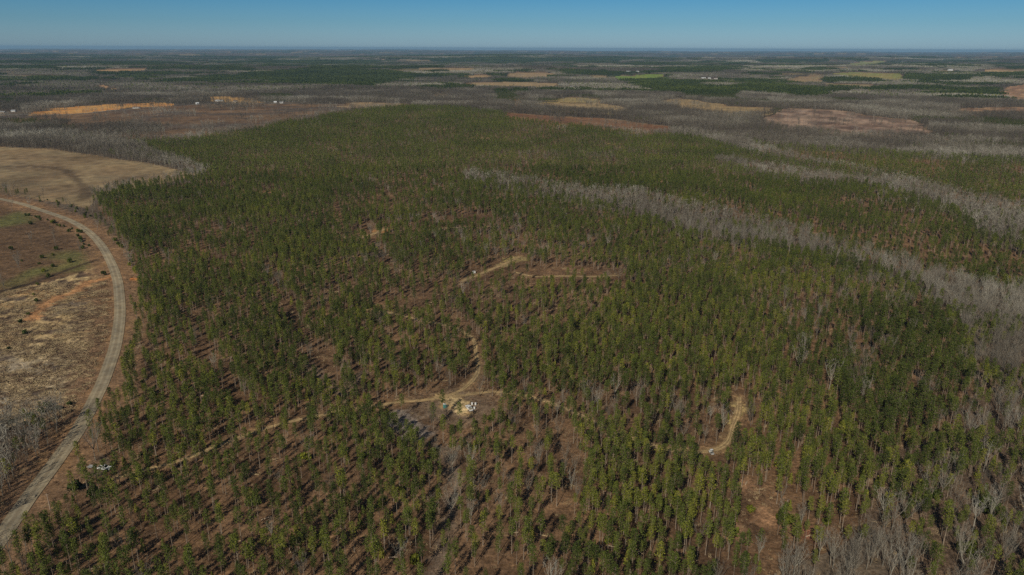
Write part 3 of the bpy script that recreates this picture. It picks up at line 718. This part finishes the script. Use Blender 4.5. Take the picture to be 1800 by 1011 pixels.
BR[:, 4] *= np.where(farr := (np.hypot(BR[:, 0], BR[:, 1]) > 1300), .7 + .8 * fbm(BR[:, 0] / 90, BR[:, 1] / 60, 87, 3), 1)
b6 = k[bi] == 6; BR[b6, 4] *= .95; BR[b6, 6] = np.clip(BR[b6, 6] + .22, 0, 1); BR[b6, 5] = np.where(RG.random(b6.sum()) < .6, NP + RG.integers(0, 6, b6.sum()), BR[b6, 5]); PR[(k[pi] == 6), 4] *= .8
yg = (RG.random(len(PR)) < .07) & np.isin(k[pi], (1, 3, 9)); PR[yg, 5] = NP + 11 + RG.integers(0, 3, yg.sum()); PR[yg, 6] = np.clip(PR[yg, 6] + .3, 0, 1)
farp = ~yg & (np.hypot(PR[:, 0], PR[:, 1]) > 1000); PR[farp, 5] = NP + RG.integers(0, 6, farp.sum())
farb = np.hypot(BR[:, 0], BR[:, 1]) > 700
b6far = b6 & (np.hypot(BR[:, 0], BR[:, 1]) > 0); BR[farb, 5] = NP + RG.integers(0, 6, farb.sum())

# the 300 that show largest become objects of their own
def nearest(A, n, h):
    uu, vv, dd = project(A[:, 0], A[:, 1], A[:, 2] + h * A[:, 4] * .8)
    inn = (uu > 4) & (uu < 1796) & (vv > 0) & (vv < 1004)
    key = np.where(inn, np.hypot(np.hypot(A[:, 0], A[:, 1]), CAM_Z) / A[:, 4], 1e9)
    o = np.argsort(key)[:n]; return o
iP = nearest(PR, 296, 16.0); iB = nearest(BR, 296, 14.0)
uP, vP, _ = project(PR[iP, 0], PR[iP, 1], PR[iP, 2]); uB, vB, _ = project(BR[iB, 0], BR[iB, 1], BR[iB, 2])

# far woodland in patches
x, y = jgrid(44, 2900, 15000, 44)
k, u, v, d, r = classify(x, y); z = hgt(x, y)
edge = np.zeros(x.size, bool)
for sx, sy in ((22, 0), (-22, 0), (0, 30), (0, -30)):
    kk = classify(x + sx, y + sy)[0]; edge |= kk == 2
ok = clear(x, y) & ~edge
tpf = np.clip(.10 + .6 * (fbm(x / 300, y / 200, 83, 3) - .5) + .06 * RG.standard_normal(x.size), 0, 1); tbf = np.clip(.26 + 1.6 * (fbm(x / 330, y / 210, 84, 3) - .5) + 2.0 * (fbm(x / 1500, y / 700, 88, 3) - .5) + .08 * RG.standard_normal(x.size), 0, 1)
m = ok & (k == 7); ok &= k != 10
def frows(m, tint):
    i = np.nonzero(m)[0]; o = np.zeros((len(i), 7)); o[:, 0] = x[i]; o[:, 1] = y[i]; o[:, 2] = z[i] - .5; o[:, 3] = RG.random(len(i)) * 6.28; o[:, 4] = RG.uniform(.85, 1.15, len(i)); o[:, 5] = NP + 6 + RG.integers(0, 5, len(i)); o[:, 6] = tint[i]; return o
FP = frows(m, tpf); FB = frows(ok & (k != 7) & (k != 2), tbf)
kp = np.ones(len(PR), bool); kp[iP] = False; kb = np.ones(len(BR), bool); kb[iB] = False
scatter('pine_forest', np.vstack([PR[kp], FP]), PC)
scatter('leafless_woods', np.vstack([BR[kb], FB]), BC)
print('k6', (k_near == 6).sum(), int(b6.sum())); print('pines', len(PR), 'bare', len(BR), 'tiles', len(FP), len(FB))

# ------------------------------------------------------------------ single trees
MT = {}
def lum(u, v):                                   # which landmark a tree stands by
    if u > 1620 or (u > 1400 and v < 860):
        a_ = 'the dense pines' if u < 1560 else 'the mixed woods' if u < 1690 else 'the grey woods' if u < 1745 else 'the right edge'
        i_ = int(np.searchsorted([690, 740, 790, 830, 870, 915, 960, 985], v))
        b_ = ('above the sandy loop', 'level with the sandy loop', 'level with its lower end', 'level with the white buggy', 'just lower than the buggy', 'level with the brown patch', 'low in the photo', 'near the bottom', 'at the bottom')[i_]
        if i_ == 2: b_ = 'slightly above the buggy'
        return 'by %s, %s' % (a_, b_)
    b = 2 if v > 985 else 1 if v > 915 else 0
    if u < 150: return ('on the left side by the paved road', 'between paved road and lower left corner', 'in the lower left corner')[b]
    if u < 330: return ('below the parked pickup near the road', 'in the lower left, right of the paved road', 'on the bottom edge near the lower left corner')[b]
    if u < 480: return ('below the left end of the sandy track', 'in the lower left woods below the sandy track', 'on the bottom edge left of centre')[b]
    if u < 620: return ('close below the middle of the sandy track', 'well below the bend of the sandy track', 'on the bottom edge below the sandy track')[b]
    if u < 740: return ('just below left of the clearing', 'left of the pale wash below the clearing', 'on the bottom edge left of the pale wash')[b]
    if u < 860: return ('beside the pale wash under the clearing', 'beside the lower end of the pale wash', 'where the pale wash meets the bottom edge')[b]
    if u < 1000: return ('just below right of the clearing', 'right of the pale wash', 'on the bottom edge right of the pale wash')[b]
    if u < 1140: return ('in the open woods below the centre', 'in open woods near the bottom centre', 'on the bottom edge right of centre')[b]
    if u < 1270: return ('close below the small white buggy', 'well below the white buggy', 'on the bottom edge below the white buggy')[b]
    if u < 1400: return ('above the bare brown patch at lower right', 'around the bare brown patch at lower right', 'on the bottom edge below the brown patch')[b]
    if u < 1560: return ('on the edge of the dense pines', 'right of the bare brown patch', 'on the bottom edge right of the brown patch')[b]
    if u < 1690: return ('in the mixed woods at lower right', 'in the grey woods of the lower right', 'on the bottom edge in the grey woods')[b]
    return ('along the right edge of the photo', 'near the lower right corner', 'in the lower right corner')[b]
def ordinals(labs, us):                          # look-alikes side by side are told apart by their order
    num = ['', 'second', 'third', 'fourth', 'fifth', 'sixth', 'seventh', 'eighth', 'ninth', 'tenth', 'eleventh', 'twelfth', 'thirteenth', 'fourteenth', 'fifteenth', 'sixteenth']
    words = {n: ['left' if n == 2 else 'far left'] + [num[k] + ' from left' for k in range(1, n - 1)] + ['right' if n == 2 else 'far right'] for n in range(2, 17)}
    out = list(labs)
    for l in set(labs):
        ii = [i for i, q in enumerate(labs) if q == l]
        if 2 <= len(ii) <= 16:
            for w_, i in zip(words[len(ii)], sorted(ii, key=lambda i: us[i])): out[i] = w_ + ' ' + l
    return out
def pick(*a): return a
trunkM = []; crownM = []
for T, K in pineG:
    trunkM.append(T.mesh('trunk', [M_BARK])); K.m = [0 if q == 0 else 1 for q in K.m]; crownM.append(K.mesh('crown', [M_NEEDLE, M_BARK]))
trunkM += [None] * 11; crownM += [None] * 11
for T, K in youngG: trunkM.append(T.mesh('trunk', [M_BARK])); crownM.append(K.mesh('crown', [M_NEEDLE]))
btM = []; bcM = []
farBare = [bare_geo(400 + i, lod=1) for i in range(6)]
for T, K in bareG + farBare: btM.append(T.mesh('trunk', [M_TWIG])); bcM.append(K.mesh('crown', [M_TWIG]))
def plant(name, label, cat, group, loc, rz, s, tm, cm, tint):
    e = empty(name, loc, rz); e.scale = (s, s, s); tag(e, label, cat, group)
    for nm, me in (('trunk', tm), ('crown', cm)):
        c = bpy.data.objects.new(nm, me); C.objects.link(c); c.parent = e; c['tint'] = float(tint)
    return e
def size_word(s, a, b, c): return a if s < .92 else (b if s < 1.04 else c)
def tone(t, names, cuts):
    for c_, n_ in zip(cuts, names):
        if t < c_: return n_
    return names[-1]
labs = ['%s %s pine %s' % ('young bushy' if PR[i][5] > 15 else size_word(PR[i][4] + .12, 'short', 'medium', 'tall'), tone(PR[i][6], ('dark green', 'olive', 'yellowish', 'lime green'), (.28, .48, .7)), lum(uP[q], vP[q])) for q, i in enumerate(iP)]
for lab, i in zip(ordinals(labs, uP), iP):
    r_ = PR[i]; plant('pine_tree', lab, 'pine tree', 'thinned pines nearest the camera', r_[:3], r_[3], r_[4], trunkM[int(r_[5])], crownM[int(r_[5])], r_[6])
labs = ['%s %s leafless tree %s' % (size_word(BR[i][4], 'small', 'medium', 'tall'), tone(BR[i][6], ('brownish', 'grey', 'silvery'), (.35, .65)), lum(uB[q], vB[q])) for q, i in enumerate(iB)]
for lab, i in zip(ordinals(labs, uB), iB):
    r_ = BR[i]; plant('leafless_tree', lab, 'bare tree', 'leafless trees nearest the camera', r_[:3], r_[3], r_[4], btM[int(r_[5])], bcM[int(r_[5])], r_[6])

# low growth: dry scrub, slash
x, y = jgrid(2.3, 120, 600, 40)
k, u, v, d, r = classify(x, y); z = hgt(x, y); n = fbm(x / 12, y / 12, 85, 3)
okr = (pdist(x, y, ROAD, 20) > 6) & (pdist(x, y, CLAY_STREAK, 20) > 3.2)
for s, wd, nm in TRACKS: okr &= pdist(x, y, s, 20) > wd * .6
dn = np.zeros(x.size); dn[np.isin(k, (1, 8, 9))] = .5; dn[k == 0] = .3; dn[k == 6] = .7; dn[k == 4] = .5; dn[k == 5] = .75
dn *= .3 + 1.4 * ss(.3, .7, n)
sel = okr & (RG.random(x.size) < dn) & (v > 300)
i = np.nonzero(sel)[0]; S = np.zeros((len(i), 7)); S[:, 0] = x[i]; S[:, 1] = y[i]; S[:, 2] = z[i]; S[:, 3] = RG.random(len(i)) * 6.28
S[:, 4] = RG.uniform(.5, 1.3, len(i)) * np.where(k[i] == 5, 1.35, 1); S[:, 6] = np.clip(RG.normal(.45, .3, len(i)) + .3 * (k[i] == 5), 0, 1); S[:, 5] = np.where((k[i] == 5) | (RG.random(len(i)) < .2), 4 + RG.integers(0, 4, len(i)), RG.integers(0, 4, len(i)))
SCo = coll('scrub_kind', [scrub_geo(700 + j).build('s', M_SCRUB, link=False) for j in range(4)] + [slash_geo(720 + j).build('s', M_SCRUB, link=False) for j in range(4)])
scatter('dry_brush', S, SCo)

# ------------------------------------------------------------------ evergreen shrubs
shG = [shrub_geo(800 + j) for j in range(5)]
shT = [T.mesh('stems', [M_BARK]) for T, K in shG]; shC = [K.mesh('foliage', [M_LEAF]) for T, K in shG]
SHR = [(540, 812, 1.9, 1.0, 'yellow green bushy young tree standing in the woods below the sandy track'), (447, 893, 1.9, .55, 'dark round bushy evergreen in the lower left woods'),
       (1093, 893, 2.0, .7, 'bright green bushy evergreen right of the centre bottom'), (1082, 892, 1.5, .95, 'lime green low bush below the open woods right of centre'),
       (1068, 955, 1.3, .9, 'small bright green bush near the bottom edge right of centre'), (975, 845, 1.4, 1.0, 'small lime green bush right of the pale wash'),
       (1320, 905, 1.2, .95, 'small yellow green bush at the top of the bare brown patch'), (1372, 920, 1.5, 1.0, 'yellow green upright bush at right of the bare brown patch'),
       (1384, 925, 2.0, .75, 'broad bright green evergreen bush right of the bare brown patch'), (1292, 677, 1.3, .8, 'small green bush above the sandy loop'),
       (1332, 782, 1.4, .7, 'green bush right of the sandy loop'), (1454, 925, 1.3, .8, 'green bush at the edge of the leafless woods lower right'),
       (1290, 945, 1.5, .7, 'narrow green bush on the left edge of the bare brown patch'), (705, 868, 1.2, .8, 'small green bush left of the pale wash'),
       (727, 993, 1.6, 1.0, 'yellow green bush near the bottom edge left of the wash'), (862, 742, 1.2, .8, 'olive bush just right of the clearing'),
       (1740, 905, 3.4, .4, 'large rounded dark evergreen tree in the lower right'), (1700, 980, 2.6, .6, 'ragged evergreen among grey trees of the lower right'),
       (1640, 880, 2.4, .35, 'dark evergreen thicket at the dense pine edge'), (163, 872, 2.0, .1, 'dark cedar just below the parked pickup'), (138, 866, 2.3, .1, 'very dark cedar left of the parked pickup'),
       (183, 500, .0, .3, ''), (183, 484, 1.5, .3, 'small cedar on the left verge of the curving road'), (100, 440, 1.6, .5, 'olive shrub in the brown scrub inside the road curve'), (122, 462, 1.8, .6, 'larger green shrub in the scrub near the dark ditch line'),
       (95, 470, 1.5, .5, 'green shrub at left of the scrub near the dark ditch line'), (55, 395, 1.5, .3, 'dark shrub in the scrub close to the field corner'), (20, 440, 1.4, .3, 'low shrub at the left edge of the scrub'), (75, 455, 1.4, .5, 'green shrub in the middle of the scrub inside the curve')]
for j, (u, v, s, t, lab) in enumerate(SHR):
    if s <= 0: continue
    p = at(u, v); plant('evergreen_shrub', lab, 'shrub', 'evergreen shrubs', p, j * 1.3, s, shT[j % 5], shC[j % 5], t)
rs = random.Random(5)
def shrub_line(pts, n, lo, hi, t, labels):
    L_ = smooth_line([at(*p) for p in pts]); 
    labels = ordinals([labels[j * len(labels) // n] for j in range(n)], list(range(n)))
    for j in range(n):
        q = L_[int((j + .5) / n * (len(L_) - 1))]; a, b = q[0] + rs.gauss(0, 2.5), q[1] + rs.gauss(0, 2.5)
        plant('evergreen_shrub', labels[j], 'shrub', 'evergreen shrubs', (a, b, float(hgt(a, b))), rs.uniform(0, 6), rs.uniform(lo, hi), shT[j % 5], shC[j % 5], min(1, max(0, rs.gauss(t, .2))))
shrub_line(((50, 378), (95, 395), (125, 405), (142, 418), (155, 440)), 22, .9, 1.5, .45, ['olive shrub in the row inside the road curve, upper stretch', 'green shrub in the row inside the road curve, middle stretch', 'green shrub in the row inside the road curve, lower stretch'])
shrub_line(((75, 352), (110, 362), (140, 372), (160, 385)), 14, .8, 1.3, .5, ['low green shrub outside the road curve by the field, left end', 'low green shrub outside the road curve by the field, right end'])
shrub_line(((205, 415), (225, 450), (238, 480), (235, 470)), 10, 1.0, 1.8, .8, ['bright shrub on the outer verge of the road curve', 'bright shrub beside the orange clay scar'])
shrub_line(((10, 752), (60, 732), (100, 722), (135, 708)), 14, .7, 1.5, .35, ['green shrub at lower end of the clearcut, left', 'green shrub at lower end of the clearcut near the road'])
shrub_line(((20, 620), (80, 480), (50, 455), (100, 450)), 12, .8, 1.4, .5, ['scattered olive shrub in the clearcut', 'scattered olive shrub in the brown scrub'])

# ------------------------------------------------------------------ objects
M_WHITE = plain('white_paint', (.62, .63, .61), .4); M_DUSTY = plain('dusty_white_paint', (.66, .68, .68), .35); M_SIDING = plain('pale_siding', (.58, .58, .56), .8); M_GLASS = plain('dark_glass', (.02, .025, .03), .12); M_TYRE = plain('tyre_rubber', (.025, .025, .025), .9)
M_RIM = plain('rim_metal', (.5, .5, .5), .35, .8); M_BLACK = plain('black_plastic', (.03, .03, .03), .6); M_TEAL = plain('teal_plastic', (.03, .25, .24), .5); M_GREY = plain('grey_steel', (.35, .35, .34), .5, .3)
M_LAMP = plain('lamp_glass', (.7, .7, .65), .2); M_RED = plain('red_lens', (.4, .02, .02), .3); M_WOOD = plain('weathered_wood', (.33, .26, .20), .9); M_LOG = plain('pale_log', (.42, .33, .23), .9)
M_OLIVE = plain('olive_tarp', (.20, .17, .10), .9); M_ROOFG = plain('grey_roof', (.32, .34, .36), .6, .2); M_ROOFD = plain('dark_shingles', (.12, .08, .065), .9); M_BRICK = plain('tan_wall', (.40, .30, .2), .9); M_ROOFW = plain('pale_metal_roof', (.62, .66, .68), .5, .1)
def wheel(parent, x, y, r=.38, wdt=.26):
    m = MB(); n = 20
    vs = []; fs = []
    for yy in (y - wdt / 2, y + wdt / 2):
        for q in range(n):
            a = 6.283 * q / n; vs.append((x + math.cos(a) * r, yy, r + math.sin(a) * r))
            vs.append((x + math.cos(a) * r * .6, yy, r + math.sin(a) * r * .6))
    for q in range(n):
        p = (q + 1) % n; o = 2 * n
        fs += [(2 * q, 2 * p, o + 2 * p, o + 2 * q), (2 * q, 2 * q + 1, 2 * p + 1, 2 * p), (o + 2 * q, o + 2 * p, o + 2 * p + 1, o + 2 * q + 1)]
    m.add(vs, fs); t = m.build('wheel', M_TYRE, parent)
    k2 = MB(); k2.tube([(x, y - wdt * .42, r), (x, y + wdt * .42, r)], [r * .58] * 2, 14, cap=True); k2.build('rim', M_RIM, t)
def pickup(p, rz, label, body=M_DUSTY, bed_mat=M_BLACK, group=None):
    e = empty('pickup_truck', p, rz); tag(e, label, 'pickup truck', group)
    b = MB()                                       # nose points to +x
    for s in (-1, 1):                              # side panels with wheel arches
        prof = [(-2.75, .62), (-2.25, .55)] + [(-1.7 + .5 * math.cos(a), .45 + .5 * math.sin(a)) for a in np.linspace(math.pi * .9, math.pi * .1, 8)] + [(-.9, .42), (1.1, .42)] + [(1.75 + .5 * math.cos(a), .45 + .5 * math.sin(a)) for a in np.linspace(math.pi * .9, math.pi * .1, 8)] + [(2.5, .48), (2.72, .6), (2.72, 1.0), (2.55, 1.15), (1.05, 1.22), (-2.75, 1.22)]
        b.prism(prof, s * .98, s * .90)
    b.prism([(.9, 1.22), (1.05, 1.23), (2.5, 1.16), (2.7, 1.0), (2.72, .6), (2.4, .6), (1.0, .9)], -.9, .9)   # hood and nose
    b.box(-2.75, -2.68, -.9, .9, .6, 1.2)         # tailgate
    b.build('body', body, e, bevel=.03)
    c = MB(); c.prism([(-.75, 1.2), (-.62, 1.86), (.25, 1.88), (1.0, 1.22)], -.82, .82); c.box(-.75, 1.0, -.9, .9, .5, 1.22)
    c.build('cab', body, e, bevel=.04)
    g = MB(); g.add([(.33, -.74, 1.85), (1.03, -.80, 1.25), (1.03, .80, 1.25), (.33, .74, 1.85)], [(0, 1, 2, 3)]); g.build('windshield', M_GLASS, e)
    g = MB(); g.add([(-.65, -.7, 1.78), (-.77, -.74, 1.3), (-.77, .74, 1.3), (-.65, .7, 1.78)], [(3, 2, 1, 0)]); g.build('rear_window', M_GLASS, e)
    for s in (-1, 1):
        g = MB(); g.prism([(-.6, 1.28), (-.53, 1.74), (.2, 1.76), (.72, 1.28)], s * .825, s * .84); g.build('side_window', M_GLASS, e)
        g = MB(); g.box(.75, .9, s * .98, s * 1.16, 1.25, 1.42); g.build('mirror', M_BLACK, e)
        g = MB(); g.box(2.66, 2.74, s * .62 - .16, s * .62 + .16, .82, 1.0); g.build('headlight', M_LAMP, e)
        g = MB(); g.box(-2.78, -2.70, s * .86 - .06, s * .86 + .06, .85, 1.15); g.build('tail_light', M_RED, e)
    f = MB(); f.box(-2.68, -.78, -.9, .9, .68, .74); f.build('cargo_bed', bed_mat, e)
    f = MB(); f.box(2.72, 2.86, -.92, .92, .42, .66); f.build('front_bumper', M_GREY, e, bevel=.03)
    f = MB(); f.box(-2.9, -2.76, -.92, .92, .42, .62); f.build('rear_bumper', M_GREY, e, bevel=.03)
    for x_ in (-1.7, 1.75):
        for s in (-1, 1): wheel(e, x_, s * .86)
    return e
def facing(a, b): return math.atan2(b.y - a.y, b.x - a.x)
pa, pb = at(173, 827), at(197, 827)
pickup((pa + pb) / 2, facing(pa, pb), 'white pickup truck parked at the wood edge beside the road, at left')
q0 = at(160, 824); e = empty('utility_trailer', q0, facing(pa, pb)); tag(e, 'small pale flat utility trailer behind the white pickup at left', 'trailer')
m = MB(); m.box(-1.1, 1.0, -.75, .75, .5, .58); m.box(-1.1, 1.0, -.8, -.75, .5, .8); m.box(-1.1, 1.0, .75, .8, .5, .8); m.build('deck', M_GREY, e)
m = MB(); m.tube([(1.0, -.5, .5), (1.9, 0, .5)], [.05] * 2, 5); m.tube([(1.0, .5, .5), (1.9, 0, .5)], [.05] * 2, 5); m.build('tow_bar', M_GREY, e)
wheel(e, -.2, -.92, .3, .2); wheel(e, -.2, .92, .3, .2)
pa, pb = at(819, 717), at(829, 727)
q1 = at(825, 722); rz = facing(pb, pa)
pickup(q1, rz, 'white pickup truck with loaded bed standing in the sandy clearing', bed_mat=M_OLIVE)
def local(q, rz, x, y, z): return (q.x + math.cos(rz) * x - math.sin(rz) * y, q.y + math.sin(rz) * x + math.cos(rz) * y, q.z + z)
e = empty('gear_pile', local(q1, rz, -1.75, 0, .74), rz); tag(e, 'olive tarp covered gear piled in the bed of the truck in the clearing', 'gear')
m = MB(); m.prism([(-.8, 0), (-.85, .45), (-.3, .75), (.4, .6), (.75, .5), (.8, 0)], -.75, .75); m.build('tarp', M_OLIVE, e, bevel=.12)
m = MB(); m.tube([(-.7, -.2, .62), (.6, .2, .72)], [.06, .06], 6); m.build('pipe', M_GREY, e)
for j, (ux, vx, lab) in enumerate(((836, 714, 'white upright drum at right of the truck in the clearing'), (830, 713, 'white upright drum behind the truck in the clearing'), (834, 720, 'white upright drum nearest the truck in the clearing'))):
    m = MB(); m.tube([(0, 0, 0), (0, 0, .04), (0, 0, 1.15), (0, 0, 1.25)], [.40, .44, .44, .36], 14, cap=True); q = at(ux, vx)
    e = empty('storage_drum', q); tag(e, lab, 'drum', 'white drums in the clearing'); m.build('barrel', M_WHITE, e)
    m = MB(); m.tube([(0, 0, 1.25), (0, 0, 1.31)], [.16, .15], 10, cap=True); m.build('cap', M_BLACK, e)
def toilet(q, rz, mm, label):
    e = empty('portable_toilet', q, rz); tag(e, label, 'toilet cabin')
    m = MB(); m.box(-.58, .58, -.58, .58, .12, 2.1); m.build('cabin', mm, e, bevel=.04)
    m = MB(); m.prism([(-.64, 2.1), (-.5, 2.25), (0, 2.33), (.5, 2.25), (.64, 2.1)], -.64, .64); m.build('roof', M_WHITE if mm is M_TEAL else M_GREY, e)
    m = MB(); m.box(-.40, .40, -.605, -.585, .22, 2.0); d_ = m.build('door', mm, e)
    m = MB(); m.box(.28, .34, -.64, -.607, 1.0, 1.15); m.build('handle', M_BLACK, d_)
    m = MB(); m.box(-.66, .66, -.62, .62, 0, .12); m.build('skid', M_BLACK, e)
toilet(at(782, 720), .5, M_TEAL, 'teal portable toilet at the left of the sandy clearing')
def buggy(q, rz):
    e = empty('utility_buggy', q, rz); tag(e, 'small white utility buggy with grey roll cage at the end of the sandy track', 'buggy')
    m = MB(); m.prism([(.35, .35), (.35, 1.0), (.9, 1.02), (1.4, .8), (1.4, .4)], -.62, .62); m.box(-1.4, .35, -.62, .62, .35, .55); m.build('body', M_WHITE, e, bevel=.04)
    m = MB(); m.box(-1.45, -.45, -.68, .68, .62, .68); m.box(-1.45, -1.4, -.68, .68, .62, .95); m.box(-1.45, -.45, .63, .68, .62, .95); m.box(-1.45, -.45, -.68, -.63, .62, .95); m.build('cargo_box', M_GREY, e)
    m = MB()
    for s in (-.62, .62): m.tube([(.85, s, 1.0), (.45, s, 1.85), (-.4, s, 1.85), (-.45, s, .6)], [.04] * 4, 6)
    m.tube([(.45, -.62, 1.85), (.45, .62, 1.85)], [.04] * 2, 6); m.tube([(-.4, -.62, 1.85), (-.4, .62, 1.85)], [.04] * 2, 6); m.build('roll_cage', M_GREY, e)
    m = MB(); m.box(-.35, .2, -.55, .55, .55, .75); m.box(-.42, -.3, -.55, .55, .7, 1.2); m.build('seat', M_BLACK, e, bevel=.03)
    m = MB(); m.box(-.42, .5, -.6, .6, 1.9, 1.95); m.build('canopy', M_WHITE, e)
    for x_ in (-.95, .95):
        for s in (-1, 1): wheel(e, x_, s * .62, .32, .24)
pa = at(1250, 799); buggy(pa, R(100))
q = at(833, 481); e = empty('storage_box', q, .4); tag(e, 'pale box standing beside the track on the far slope', 'storage box')
m = MB(); m.box(-1.1, 1.1, -.8, .8, .15, 1.8); m.build('container', M_WHITE, e, bevel=.04); m = MB(); m.box(-1.18, 1.18, -.88, .88, 1.8, 1.9); m.build('lid', M_GREY, e); m = MB(); m.box(-1.0, 1.0, -.6, -.5, 0, .15); m.box(-1.0, 1.0, .5, .6, 0, .15); m.build('skid', M_WOOD, e)
# pole by the road
q = at(89, 898); e = empty('wooden_pole', q); tag(e, 'thin weathered wooden pole by the paved road at lower left', 'pole')
m = MB(); m.tube([(0, 0, -.2), (-.05, 0, 3.5), (-.12, 0, 7.2)], [.16, .14, .11], 8, cap=True); m.build('shaft', M_WOOD, e)
m = MB(); m.tube([(-.75, 0, 6.75), (.5, 0, 6.75)], [.06] * 2, 5, cap=True); m.build('crossarm', M_WOOD, e)
# fallen logs
for j, (u, v, L_, a, lab) in enumerate(((705, 958, 5, .2, 'pale fallen log near the bottom edge left of the wash'), (691, 982, 3, .1, 'short pale log on the bottom edge left of the wash'), (1250, 924, 3, 1.2, 'short pale log left of the bare brown patch'), (1382, 930, 4, .8, 'pale log at right of the bare brown patch'),
        (1080, 963, 5, -.3, 'pale fallen log below the open woods right of centre'), (415, 955, 4, .1, 'pale log in the lower left woods'), (170, 1002, 5, .4, 'pale fallen log near the lower left corner'), (1422, 943, 3, .3, 'pale log beside the leafless woods at lower right'), (365, 697, 6, .1, 'pale fallen log above the sandy track at left'), (1312, 850, 3, 1.0, 'short pale log above the bare brown patch'), (470, 915, 4, .5, 'grey fallen log left of centre in the lower woods'), (905, 940, 3, .3, 'short pale log right of the wash'))):
    q = at(u, v); e = empty('fallen_log', q, a); tag(e, lab, 'log', 'fallen logs'); m = MB(); m.tube([(-L_ / 2, 0, .14), (0, .12, .2), (L_ / 2, 0, .12)], [.19, .16, .08], 7, cap=True); m.build('stem', M_LOG, e)
    m = MB(); m.tube([(.2, .1, .2), (.9, .7, .5)], [.05, .02], 4); m.tube([(-.5, 0, .2), (-.1, -.6, .45)], [.05, .02], 4); m.build('limb', M_LOG, e)

def house(u, v, L_, D, hw, hr, rz, wm, rm, label, name='farmhouse', cat='house'):
    q = at(u, v); e = empty(name, q, rz); tag(e, label, cat)
    m = MB(); m.box(-L_ / 2, L_ / 2, -D / 2, D / 2, -1, hw); m.prism([(-D / 2, hw), (D / 2, hw), (0, hw + hr)], 0, 0.01) if False else None
    for s in (-1, 1):
        xg = s * L_ / 2; m.add([(xg, -D / 2, hw), (xg, D / 2, hw), (xg, 0, hw + hr)], [(0, 1, 2)])
    m.build('wall', wm, e)
    m = MB(); o_ = .5; t = .15; k_ = hr / (D / 2)
    for s in (-1, 1):
        ye = s * (D / 2 + o_); ze = hw - o_ * k_
        vs = [(-L_ / 2 - o_, 0, hw + hr + .03), (L_ / 2 + o_, 0, hw + hr + .03), (L_ / 2 + o_, ye, ze + .03), (-L_ / 2 - o_, ye, ze + .03)]
        vs += [(a, b, c + t) for a, b, c in vs]
        m.add(vs, [(0, 1, 2, 3), (7, 6, 5, 4), (0, 4, 5, 1), (1, 5, 6, 2), (2, 6, 7, 3), (3, 7, 4, 0)])
    rf = m.build('roof', rm, e)
    if hr > 1.2 and cat == 'house': m = MB(); m.box(L_ * .2, L_ * .2 + .8, -.4, .4, hw + hr * .5, hw + hr + 1); m.build('chimney', M_BRICK, rf)
    nw = max(2, int(L_ / 4))
    for j in range(nw):
        cx_ = -L_ / 2 + (j + .5) * L_ / nw
        if j == nw // 2:
            m = MB(); m.box(cx_ - .5, cx_ + .5, -D / 2 - .06, -D / 2 - .003, .1, 2.2); m.build('door', M_WOOD, e); continue
        m = MB(); m.box(cx_ - .6, cx_ + .6, -D / 2 - .06, -D / 2 - .003, 1.0, 2.2); m.build('window', M_GLASS, e)
HS = [(22, 9, 3.2, 2.2, 0.05, M_SIDING, M_ROOFD, 'long white farmhouse by the orange field with dark shrubs beside it'), (10, 8, 4, 2.4, .9, M_SIDING, M_ROOFW, 'small white gabled house among trees left of the long pale barn'),
      (30, 12, 3.4, 2.4, .1, M_SIDING, M_ROOFW, 'long low barn with pale metal roof at the edge of the orange field'), (14, 10, 3.6, 3, .3, M_SIDING, M_ROOFD, 'white house with brown roof at right in the orange field'),
      (10, 8, 3.4, 2.4, .4, M_SIDING, M_ROOFW, 'left of two small white houses beyond the brown land'), (12, 8, 3.2, 2, .1, M_SIDING, M_ROOFG, 'right of two small white houses beyond the brown land'),
      (12, 9, 3.2, 2.4, .2, M_SIDING, M_ROOFG, 'small white house by the far road near the left edge'), (18, 9, 3.2, 2.2, 0, M_BRICK, M_ROOFG, 'low house on the left edge by the far road'),
      (34, 16, 5, 3.5, .1, M_SIDING, M_ROOFW, 'left of three white farm buildings right of centre far away'), (22, 14, 5, 3.5, .2, M_SIDING, M_ROOFW, 'middle of three white farm buildings right of centre far away'), (26, 14, 5, 3.5, 0, M_SIDING, M_ROOFD, 'right of three white farm buildings right of centre far away'),
      (45, 20, 6, 4, .2, M_SIDING, M_ROOFW, 'bright white barn far off near the right edge'), (34, 20, 7, 5, .1, M_SIDING, M_ROOFW, 'distant white building beyond the yellow green field at right'), (20, 11, 4, 2.6, .2, M_SIDING, M_ROOFG, 'small pale house at the end of the centre pasture'),
      (26, 14, 5, 3.5, .1, M_SIDING, M_ROOFW, 'right of two tiny white houses above the bright green field'), (34, 14, 5, 3.5, .1, M_SIDING, M_ROOFW, 'left of two tiny white houses above the bright green field')]
for (u, v), h_ in zip(HOUSES, HS): house(u, v, h_[0] * .8, h_[1] * .8, h_[2] * .85, h_[3] * .85, h_[4], h_[5], h_[6], h_[7])

# ------------------------------------------------------------------ the air
m, N, L, b = mat('haze'); N.remove(b); pv = N.new('ShaderNodeVolumePrincipled'); pv.inputs['Color'].default_value = (.34, .60, .85, 1); pv.inputs['Density'].default_value = 0.00003
pv.inputs['Anisotropy'].default_value = 0.0
L.new(pv.outputs[0], N['Material Output'].inputs['Volume'])
hb = MB(); zt = max(CAM_Z, float(gz.max())) + 25; hb.box(-62000, 62000, -3000, 62000, float(gz.min()) - 1.5, zt); ho = hb.build('haze', m); ho['kind'] = 'stuff'
